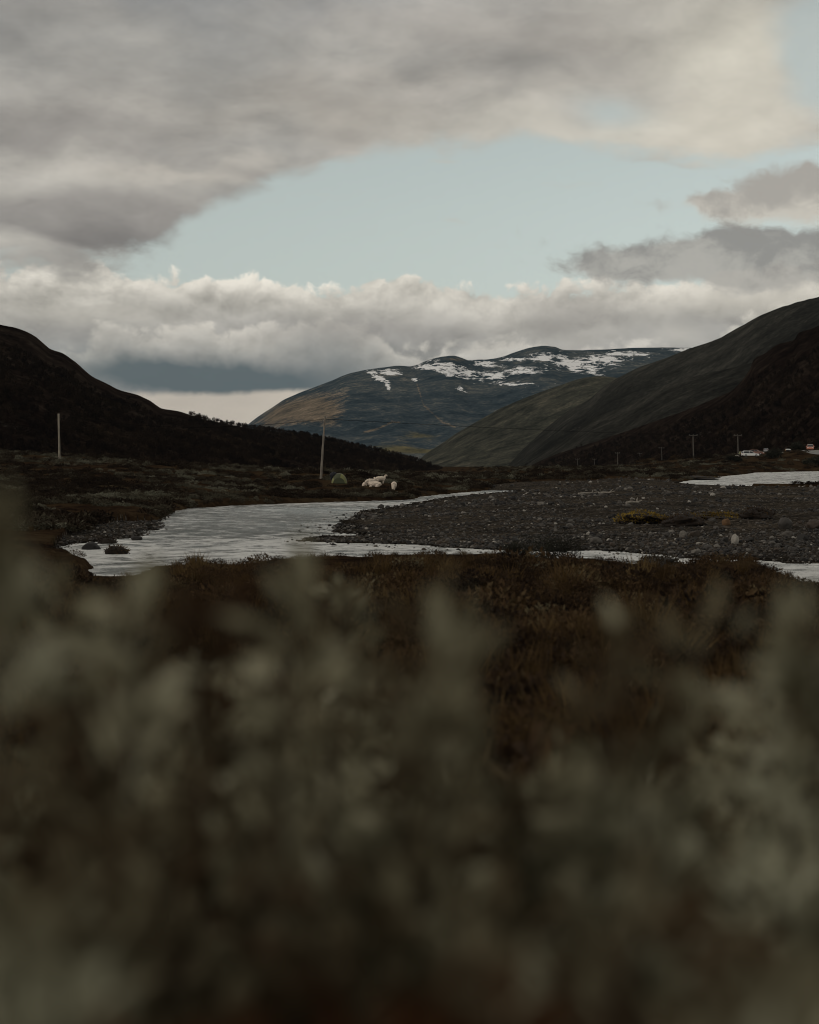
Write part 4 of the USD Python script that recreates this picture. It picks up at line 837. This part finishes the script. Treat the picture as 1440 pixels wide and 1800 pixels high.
# ------------------------------------------------------------------ sheep
wool = plain('wool', (0.66, 0.56, 0.46), 0.95, noise=9.0, spec=0.1)
def hull_chain(pts):
    out = []
    for (p, r), (q, s_) in zip(pts[:-1], pts[1:]):
        a = manifold3d.Manifold.sphere(r, 14).translate([float(x) for x in p]); b = manifold3d.Manifold.sphere(s_, 14).translate([float(x) for x in q])
        out.append(manifold3d.Manifold.batch_hull([a, b]))
    return out
def sheep(pose, seed):
    """A sheep facing +x, its feet (or belly, when lying) on the ground."""
    r = np.random.default_rng(seed)
    lying = pose == 'lying'; h0 = 0.30 if lying else 0.60
    body = hull_chain([((-0.42, 0, h0), 0.25), ((-0.15, 0, h0 + 0.03), 0.29), ((0.18, 0, h0 + 0.02), 0.27), ((0.40, 0, h0 + 0.04), 0.21)])
    if pose == 'grazing':
        neck = hull_chain([((0.42, 0, h0), 0.17), ((0.68, 0.03, 0.36), 0.11), ((0.78, 0.04, 0.24), 0.085), ((0.86, 0.04, 0.09), 0.05)]); hd = np.array([0.78, 0.04, 0.26])
    elif pose == 'turned':
        neck = hull_chain([((0.40, 0, h0 + 0.08), 0.17), ((0.52, 0.08, h0 + 0.32), 0.11), ((0.54, 0.14, h0 + 0.42), 0.09), ((0.60, 0.30, h0 + 0.34), 0.05)]); hd = np.array([0.53, 0.13, h0 + 0.46])
    else:
        neck = hull_chain([((0.40, 0, h0 + 0.08), 0.17), ((0.58, 0, h0 + 0.32), 0.11), ((0.66, 0, h0 + 0.41), 0.09), ((0.82, 0, h0 + 0.33), 0.05)]); hd = np.array([0.62, 0, h0 + 0.46])
    ears = []
    for s_ in (-1, 1): ears += hull_chain([(hd + [0, s_ * 0.06, 0], 0.03), (hd + [-0.03, s_ * 0.17, 0.0], 0.022)])
    legs = []
    if lying:
        for s_ in (-1, 1):
            legs += hull_chain([((0.30, s_ * 0.18, 0.16), 0.09), ((0.46, s_ * 0.2, 0.06), 0.05), ((0.28, s_ * 0.22, 0.04), 0.035)])
            legs += hull_chain([((-0.36, s_ * 0.2, 0.18), 0.13), ((-0.18, s_ * 0.27, 0.07), 0.06), ((-0.42, s_ * 0.28, 0.04), 0.035)])
    else:
        for s_ in (-1, 1):
            o = 0.05 * r.uniform(-1, 1)
            legs += hull_chain([((0.32, s_ * 0.13, 0.45), 0.10), ((0.33 + o, s_ * 0.13, 0.27), 0.05), ((0.32 + o, s_ * 0.13, 0.03), 0.034)])
            legs += hull_chain([((-0.40, s_ * 0.14, 0.48), 0.13), ((-0.34 + o, s_ * 0.14, 0.36), 0.08), ((-0.46 + o, s_ * 0.14, 0.24), 0.045), ((-0.43 + o, s_ * 0.14, 0.03), 0.034)])
    tail = hull_chain([((-0.64, 0, h0 + 0.10), 0.06), ((-0.70, 0, h0 - 0.08), 0.035)])
    m = manifold3d.Manifold.batch_boolean(body + neck + ears + legs + tail, manifold3d.OpType.Add).refine_to_length(0.06)
    v, f, _ = meshkit.arrays(m)
    t = trimesh.Trimesh(v, f); trimesh.smoothing.filter_taubin(t, iterations=6)
    v = np.array(t.vertices); w = np.clip((v[:, 2] - 0.3 * (not lying)) / 0.15, 0, 1) * (np.abs(v[:, 0]) < 0.6)
    v = v + np.array(t.vertex_normals) * ((meshkit.fbm(v * 9, 3, seed) - 0.5) * 0.11 * w)[:, None]
    return v, np.array(t.faces)
SH = [('lying', -75, 'small white sheep lying facing the river, leftmost of the flock'), ('turned', 25, 'white sheep standing at the back of the cluster with its head up'), ('lying', 170, 'largest white sheep, lying on its side in front of the cluster'), ('standing', 20, 'white sheep standing with head raised at the right of the cluster'), ('grazing', -97, 'lone white sheep grazing apart, right of the flock')]
for k, ((px, D), (pose, az_, lab)) in enumerate(zip(SHEEP_AT, SH)):
    t = thing('sheep', spot(px, D) + [0, 0, 0.02], az_, label=lab, category='sheep', group='flock of white sheep on the far bank')
    v, f = sheep(pose, 100 + k)
    v = v * (0.72 if k == 0 else 1.08 if k == 2 else 1.0)
    part('body', (v, f), wool, t, smooth=50)

# ------------------------------------------------------------------ road and cars
asphalt = plain('road_surface', (0.20, 0.195, 0.185), 0.9, noise=0.6)
rv_, rd_ = [], 5.4
RC = np.array([ROADP(u) for u in np.linspace(0, 1, 160)])
tn = np.gradient(RC[:, :2], axis=0); tn /= np.linalg.norm(tn, axis=1, keepdims=True); nr = np.stack([-tn[:, 1], tn[:, 0]], 1)
rows = [np.c_[RC[:, :2] + nr * o, ground_z(*(RC[:, :2] + nr * 0).T) + 0.10 - abs(o) * 0.01] for o in (-rd_ / 2, -1.0, 1.0, rd_ / 2)]
part('road', (np.stack(rows, 1).reshape(-1, 3), grid_faces(160, 4)), asphalt, smooth=True, kind='structure', label='narrow grey valley road running behind the bushes on the right')
car_glass = plain('car_glass', (0.012, 0.014, 0.016), 0.08, spec=0.6)
tyre = plain('tyre_rubber', (0.012, 0.012, 0.012), 0.8); rim = plain('wheel_rim', (0.35, 0.35, 0.36), 0.35, 0.6)
trim = plain('car_trim', (0.02, 0.02, 0.02), 0.5); lamp_red = plain('tail_lamp', (0.35, 0.02, 0.015), 0.2); lamp_white = plain('head_lamp', (0.7, 0.7, 0.68), 0.15)
def car(loc, rz, paint, label, prof='estate', L=4.6, W=1.8, H=1.5, pitch=0.0, roof=None):
    t = thing('parked_car', loc, rz, label=label, category='car', group='cars beside the valley road')
    a = L / 2
    low = {'estate': [(-a, 0.45), (-a, 0.80), (-a + 0.06, 0.98), (a * 0.42, 0.98), (a * 0.9, 0.84), (a, 0.66), (a, 0.36), (a - 0.1, 0.28), (-a + 0.1, 0.28)],
           'van': [(-a, 0.40), (-a, 1.00), (-a + 0.04, 1.15), (a * 0.70, 1.12), (a * 0.94, 0.95), (a, 0.7), (a, 0.36), (a - 0.1, 0.28), (-a + 0.1, 0.28)]}[prof]
    cab = {'estate': [(-a + 0.05, 0.98), (-a + 0.42, H - 0.06), (-a + 0.8, H), (a * 0.05, H - 0.02), (a * 0.46, 0.98)],
           'van': [(-a + 0.02, 1.15), (-a + 0.12, H - 0.08), (-a + 0.3, H), (a * 0.40, H - 0.03), (a * 0.72, 1.12)]}[prof]
    def ext(poly, w0, w1, z0, z1):
        p = np.array(poly); n = len(p); hw = np.interp(p[:, 1], [z0, z1], [w0, w1])
        v = np.vstack([np.c_[p[:, 0], -hw, p[:, 1]], np.c_[p[:, 0], hw, p[:, 1]]])
        h = trimesh.convex.convex_hull(v) if False else None
        f = [[i, (i + 1) % n, n + (i + 1) % n] for i in range(n)] + [[i, n + (i + 1) % n, n + i] for i in range(n)]
        f += [[0, i + 1, i] for i in range(1, n - 1)] + [[n, n + i, n + i + 1] for i in range(1, n - 1)]
        return v, np.array(f)
    whs = [(-a * 0.62, 0.33), (a * 0.64, 0.33)]
    bv, bf = ext(low, W / 2, W / 2 * 0.97, 0.3, 1.0)
    mb = trimesh.Trimesh(bv, bf); mb.fix_normals()
    part('body', mb, paint, t)
    cv, cf = ext(cab, W / 2 * 0.95, W / 2 * 0.76, cab[0][1], H); mc = trimesh.Trimesh(cv, cf); mc.fix_normals()
    part('cabin', mc, car_glass, t)
    rp = np.array(cab)[1:4]; 
    rb, rf = ext([tuple(rp[0] + [-0.05, -0.02]), tuple(rp[1] + [0, 0.03]), tuple(rp[2] + [0.12, 0.02]), tuple(rp[2] + [0.1, -0.06]), tuple(rp[1] + [0, -0.05]), tuple(rp[0] + [0, -0.09])], W / 2 * 0.80, W / 2 * 0.77, H - 0.1, H)
    mr = trimesh.Trimesh(rb, rf); mr.fix_normals(); part('roof', mr, roof or paint, t)
    wz = lambda z: np.interp(z, [cab[0][1], H], [W / 2 * 0.95, W / 2 * 0.76]) + 0.008
    for s_ in (-1, 1):
        for q0, q1 in ((cab[0], cab[1]), (cab[4], cab[3]), ((-a * 0.2, cab[0][1]), (-a * 0.18, H - 0.05))):
            part('pillar', tube([(q0[0], s_ * wz(q0[1]), q0[1]), (q1[0], s_ * wz(q1[1]), q1[1])], 0.05, 5), paint, t)
        for wx, wr in whs:
            w_ = trimesh.creation.cylinder(wr, 0.22, sections=20); w_.apply_transform(trimesh.transformations.rotation_matrix(np.pi / 2, [1, 0, 0])); w_.apply_translation([wx, s_ * (W / 2 - 0.09), wr])
            p_ = part('wheel', w_, tyre, t, smooth=30)
            c_ = trimesh.creation.cylinder(wr * 0.62, 0.23, sections=16); c_.apply_transform(trimesh.transformations.rotation_matrix(np.pi / 2, [1, 0, 0])); c_.apply_translation([wx, s_ * (W / 2 - 0.085), wr])
            part('rim', c_, rim, t, smooth=30)
        hb = trimesh.creation.box([0.06, 0.38, 0.14]); hb.apply_translation([a - 0.02, s_ * W * 0.33, 0.68]); part('headlight', hb, lamp_white, t)
        tb = trimesh.creation.box([0.06, 0.2, 0.22]); tb.apply_translation([-a, s_ * W * 0.38, 0.82]); part('tail_light', tb, lamp_red, t)
        mi = trimesh.creation.box([0.1, 0.2, 0.13]); mi.apply_translation([cab[4][0] - 0.15, s_ * (W / 2 + 0.08), cab[0][1] + 0.08]); part('mirror', mi, paint, t)
    for sx_ in (-1, 1):
        bp_ = trimesh.creation.box([0.12, W * 0.98, 0.2]); bp_.apply_translation([sx_ * (a + 0.01), 0, 0.42]); part('bumper', bp_, trim if prof == 'van' else paint, t)
    return t
paint = lambda n, c: plain(n, c, 0.28, 0.0, 0.5)
white_p, red_p, silver_p, orange_p = paint('white_paint', (0.82, 0.82, 0.80)), paint('red_paint', (0.20, 0.10, 0.075)), paint('silver_paint', (0.32, 0.33, 0.34)), paint('orange_paint', (0.30, 0.15, 0.06))
def on(px, D, dz=0.0): return spot(px, D) + [0, 0, dz]
car(on(1318.5, 482), 8, white_p, 'white estate car parked side on in the lay-by', 'estate', 4.8, 1.85, 1.62)
car(on(1330, 520, 0.2), -22, red_p, 'dull red car parked half hidden behind the white estate', 'estate', 4.4, 1.8, 1.5)
car(on(1347, 700), 75, silver_p, 'small far silver car on the road behind the red one', 'estate', 4.4, 1.8, 1.5)
car(on(1385.5, 520), 80, orange_p, 'orange van with a pale roof between two dark bushes', 'van', 4.8, 1.9, 1.95, roof=white_p)
car(on(1424.5, 451), -103, paint('bright_red_paint', (0.46, 0.18, 0.12)), 'bright red car with a pale bonnet coming down the road at the right edge', 'estate', 4.4, 1.85, 1.55, roof=white_p)

# ------------------------------------------------------------------ someone behind the white car
skin = plain('skin', (0.42, 0.26, 0.19), 0.6); jacket = plain('jacket_cloth', (0.34, 0.36, 0.19), 0.8, noise=8.0); trouser = plain('trouser_cloth', (0.16, 0.15, 0.13), 0.85); hair_m = plain('hair', (0.02, 0.014, 0.01), 0.7)
def person(loc, rz):
    t = thing('person', loc, rz, label='person in a pale green jacket stooping behind the white car', category='person')
    ch = []
    for s_ in (-1, 1):
        ch += hull_chain([((0, s_ * 0.10, 0.86), 0.10), ((0.05, s_ * 0.12, 0.47), 0.065), ((-0.02, s_ * 0.13, 0.08), 0.05), ((0.13, s_ * 0.14, 0.04), 0.04)])
    legs_ = ch
    torso = hull_chain([((0, 0, 0.90), 0.155), ((0.08, 0, 1.10), 0.15), ((0.20, 0, 1.36), 0.165)]) + hull_chain([((0.20, -0.15, 1.37), 0.075), ((0.20, 0.15, 1.37), 0.075)])
    arms = []
    for s_ in (-1, 1):
        arms += hull_chain([((0.20, s_ * 0.20, 1.36), 0.065), ((0.33, s_ * 0.25, 1.10), 0.05), ((0.52, s_ * 0.18, 0.96), 0.036), ((0.60, s_ * 0.17, 0.94), 0.034)])
        for j in range(5):
            o = (j - 2) * 0.02
            arms += hull_chain([((0.62, s_ * 0.17 + o, 0.94), 0.011), ((0.67, s_ * 0.17 + o * 1.1, 0.92 - 0.004 * j), 0.010), ((0.68, s_ * 0.17 + o, 0.88), 0.009)])
    head = hull_chain([((0.22, 0, 1.42), 0.06), ((0.28, 0, 1.54), 0.065)]) + hull_chain([((0.28, 0, 1.62), 0.095), ((0.33, 0, 1.57), 0.075)]) + hull_chain([((0.41, 0, 1.58), 0.015), ((0.43, 0, 1.55), 0.018)])
    for s_ in (-1, 1): head += hull_chain([((0.28, s_ * 0.095, 1.60), 0.02), ((0.28, s_ * 0.10, 1.57), 0.018)])
    def up(ms, mat, nm, grow=0.0):
        m = manifold3d.Manifold.batch_boolean(ms, manifold3d.OpType.Add).refine_to_length(0.05)
        v, f, _ = meshkit.arrays(m); q = trimesh.Trimesh(v, f); trimesh.smoothing.filter_taubin(q, iterations=4)
        return part(nm, (np.array(q.vertices) + np.array(q.vertex_normals) * grow, np.array(q.faces)), mat, t, smooth=50)
    up(legs_ + torso + arms + head, skin, 'body')
    up(torso + [a for k, a in enumerate(arms) if k in (0, 1, 18, 19)], jacket, 'jacket', 0.022)
    up([c for k, c in enumerate(legs_) if k % 3 != 2], trouser, 'trousers', 0.018)
    up(hull_chain([((0.26, 0, 1.655), 0.085), ((0.22, 0, 1.60), 0.075)]), hair_m, 'hair', 0.012)
    return t
person(on(1299.8, 476), -10)
bag = thing('bag', on(1296.0, 474), 20, label='pale cloth bag on the ground left of the stooping person', category='bag')
bm = trimesh.creation.icosphere(2); q = np.array(bm.vertices); q = np.sign(q) * np.abs(q) ** 0.7 * [0.55, 0.3, 0.36]; q *= (1 + 0.3 * (meshkit.fbm(q * 3, 3, 5) - 0.5))[:, None]
part('sack', (q + [0, 0, 0.33], np.array(bm.faces)), plain('bag_cloth', (0.55, 0.53, 0.46), 0.9, noise=5.0), bag, smooth=60)
part('strap', tube([(-0.3, 0, 0.6), (-0.1, 0, 0.85), (0.15, 0, 0.82), (0.3, 0, 0.6)], 0.025, 6), trouser, bag)

# ------------------------------------------------------------------ willows close to the lens
def willow(px, D, topz, r, label, seed, n_st=16, mat=None, tall=(), lean=0.5):
    """A willow shrub of many upright leafy shoots. topz: height of its shoots above the eye (negative: below)."""
    g = np.random.default_rng(seed)
    b = spot(px, D); H = EYE + topz - b[2]
    t = thing('willow_shrub', b, 0, label=label, category='shrub', group='willow shrubs in front of the viewer')
    pos, dr, stems = [], [], []
    def shoot(end, n, spread=0.030):
        base = np.array([*g.normal(0, 0.06, 2), -0.05]); mid = base * 0.4 + end * 0.6 + g.normal(0, 0.04, 3); mid[2] = end[2] * 0.55
        s_ = np.linspace(0, 1, 9)[:, None]; c = (1 - s_) ** 2 * base + 2 * s_ * (1 - s_) * mid + s_ ** 2 * end
        stems.append(tube(c, np.linspace(0.007, 0.0016, 9), 5))
        u = 1 - g.uniform(0, 0.62, n) ** 1.25; i = np.clip(u * 8, 0, 7.99); k = i.astype(int); fr = (i - k)[:, None]
        p = c[k] * (1 - fr) + c[k + 1] * fr; d = c[k + 1] - c[k]; d /= np.linalg.norm(d, axis=1, keepdims=True)
        side = g.normal(size=(n, 3)); side /= np.linalg.norm(side, axis=1, keepdims=True)
        pos.append(p + side * g.uniform(0, spread, (n, 1))); dr.append(d * 0.55 + side * 0.75)
    for k in range(n_st):
        a = g.uniform(0, 6.28); q = r * math.sqrt(g.uniform(0, 1))
        shoot(np.array([q * math.cos(a), q * math.sin(a), H * (1 - 0.28 * (q / r) ** 2) * g.uniform(0.84, 1.0)]), g.integers(110, 170), 0.075)
    for (tpx, tpy, tD) in tall:
        shoot(at(tpx, tpy, tD) - b, 110, 0.038)
    part('leaves', leaves(g, np.vstack(pos), 0.050, 0.021, np.vstack(dr), 0.3), mat or willow_mat, t)
    part('stems', join(*stems), stem_mat, t)
WL = [(30, 1.15, -0.22, 0.17, 'left', [(0, 985, 1.2)], 'willow shrub at the left edge whose blurred shoot rises above the river'),
      (330, 1.55, -0.17, 0.26, '', [(430, 1045, 1.7), (330, 1075, 1.7)], 'blurred willow shrub left of centre with two tall soft shoots'),
      (640, 1.75, -0.20, 0.28, '', [(600, 1075, 1.9), (760, 1085, 1.8)], 'blurred willow shrub in the centre, pale shoots reaching the near bank'),
      (1080, 1.75, -0.20, 0.25, '', [(1080, 1115, 1.7), (1230, 1130, 1.7)], 'blurred grey green willow shrub right of centre, below the heather mounds'),
      (1440, 1.65, -0.22, 0.26, '', [(1400, 1160, 1.6), (1440, 1120, 1.6)], 'pale willow shrub at the right edge, halfway down'),
      (190, 2.2, -0.30, 0.32, '', [(215, 1090, 2.2), (100, 1060, 2.1)], 'willow shrub behind the left edge shoots, softly blurred'),
      (880, 2.4, -0.40, 0.36, '', [], 'darker willow shrub between the centre and the right hand shoots'),
      (480, 2.6, -0.42, 0.36, '', [], 'less blurred willow shrub left of centre, under the near bank'),
      (120, 0.85, -0.42, 0.16, '', [], 'very blurred willow shrub low at the left edge'),
      (520, 0.95, -0.37, 0.18, '', [], 'very blurred willow shrub in the lower middle left'),
      (860, 0.95, -0.34, 0.16, '', [], 'dark blurred willow shrub low in the middle'),
      (1180, 1.05, -0.20, 0.20, '', [], 'very blurred pale willow shrub in the lower right'),
      (1330, 0.80, -0.19, 0.15, '', [], 'palest blurred willow shrub near the bottom right corner'),
      (1480, 1.0, -0.22, 0.18, '', [], 'blurred willow shrub cut by the right edge near the bottom'),
      (1300, 2.6, -0.52, 0.30, '', [], 'low willow shrub at the foot of the right hand heath slope')]
WL += [(230, 1.35, -0.24, 0.24, '', [(250, 1075, 1.5)], 'blurred willow shrub between the left edge and the two soft shoots'),
       (500, 1.4, -0.22, 0.24, '', [(520, 1085, 1.5)], 'blurred willow shrub just left of the centre shoots'),
       (800, 1.45, -0.24, 0.24, '', [(800, 1100, 1.5)], 'blurred willow shrub just right of the centre shoots'),
       (980, 1.3, -0.26, 0.22, '', [], 'blurred willow shrub below the right of centre shoots')]
WL += [(270, 3.4, -0.34, 0.34, '', [], 'softly focused willow shrub at the upper left of the thicket, nearest the small pool'),
       (560, 3.8, -0.36, 0.36, '', [(600, 1040, 3.8)], 'softly focused leafy willow shrub at the top centre of the thicket'),
       (760, 3.2, -0.36, 0.30, '', [], 'softly focused olive willow shrub just right of the top centre'),
       (420, 4.4, -0.44, 0.36, '', [], 'farthest leafy willow shrub left of centre, at the edge of the heath'),
       (1120, 3.3, -0.46, 0.32, '', [], 'softly focused willow shrub at the right, in front of the brown heath'),
       (1420, 3.0, -0.40, 0.32, '', [], 'softly focused willow shrub by the right edge, above the palest shrubs')]
for k, (px, D, tz, r, _, tall, lab) in enumerate(WL):
    willow(px, D, tz - (0.10 if 1.2 < D < 2 else 0.03), r, lab, 200 + k, 20 if D > 1.2 else 12, pale_mat if k in (0, 4, 11, 12, 13) else rust_mat if k in (8, 10) else None, tall)
for k, (px, D, tz, r, lab) in enumerate([(250, 1.0, -0.30, 0.2, 'low rust brown shrub in the bottom left'), (690, 1.0, -0.30, 0.2, 'low rust brown shrub at the bottom centre'), (1000, 1.05, -0.32, 0.2, 'rust brown shrub behind the lower right willows'), (420, 0.8, -0.30, 0.15, 'dark brown shrub at the bottom edge, left of centre')]):
    willow(px, D, tz, r, lab, 300 + k, 14, rust_mat)

# ------------------------------------------------------------------ bleached driftwood on the gravel
drift = plain('driftwood', (0.26, 0.235, 0.20), 0.85, noise=7.0)
for px, D, rz, L, lab in ((1035, 160, 25, 2.2, 'bleached driftwood stick lying on the far side of the gravel bar'), (1066, 158, -30, 1.6, 'shorter bleached stick just right of the longer driftwood'), (1115, 112, 10, 1.1, 'pale stick lying among stones in the middle of the bar')):
    t = thing('driftwood', spot(px, D) + [0, 0, 0.12], rz, label=lab, category='driftwood')
    part('branch', tube([(-L / 2, 0, 0.05), (-L / 5, 0.08, 0.12), (L / 5, -0.04, 0.10), (L / 2, 0.05, 0.22)], [0.09, 0.08, 0.06, 0.03], 7), drift, t, smooth=50)
    part('twig', tube([(L / 6, 0, 0.1), (L / 4, 0.25, 0.3), (L / 3, 0.4, 0.42)], [0.04, 0.03, 0.012], 6), drift, t, smooth=50)
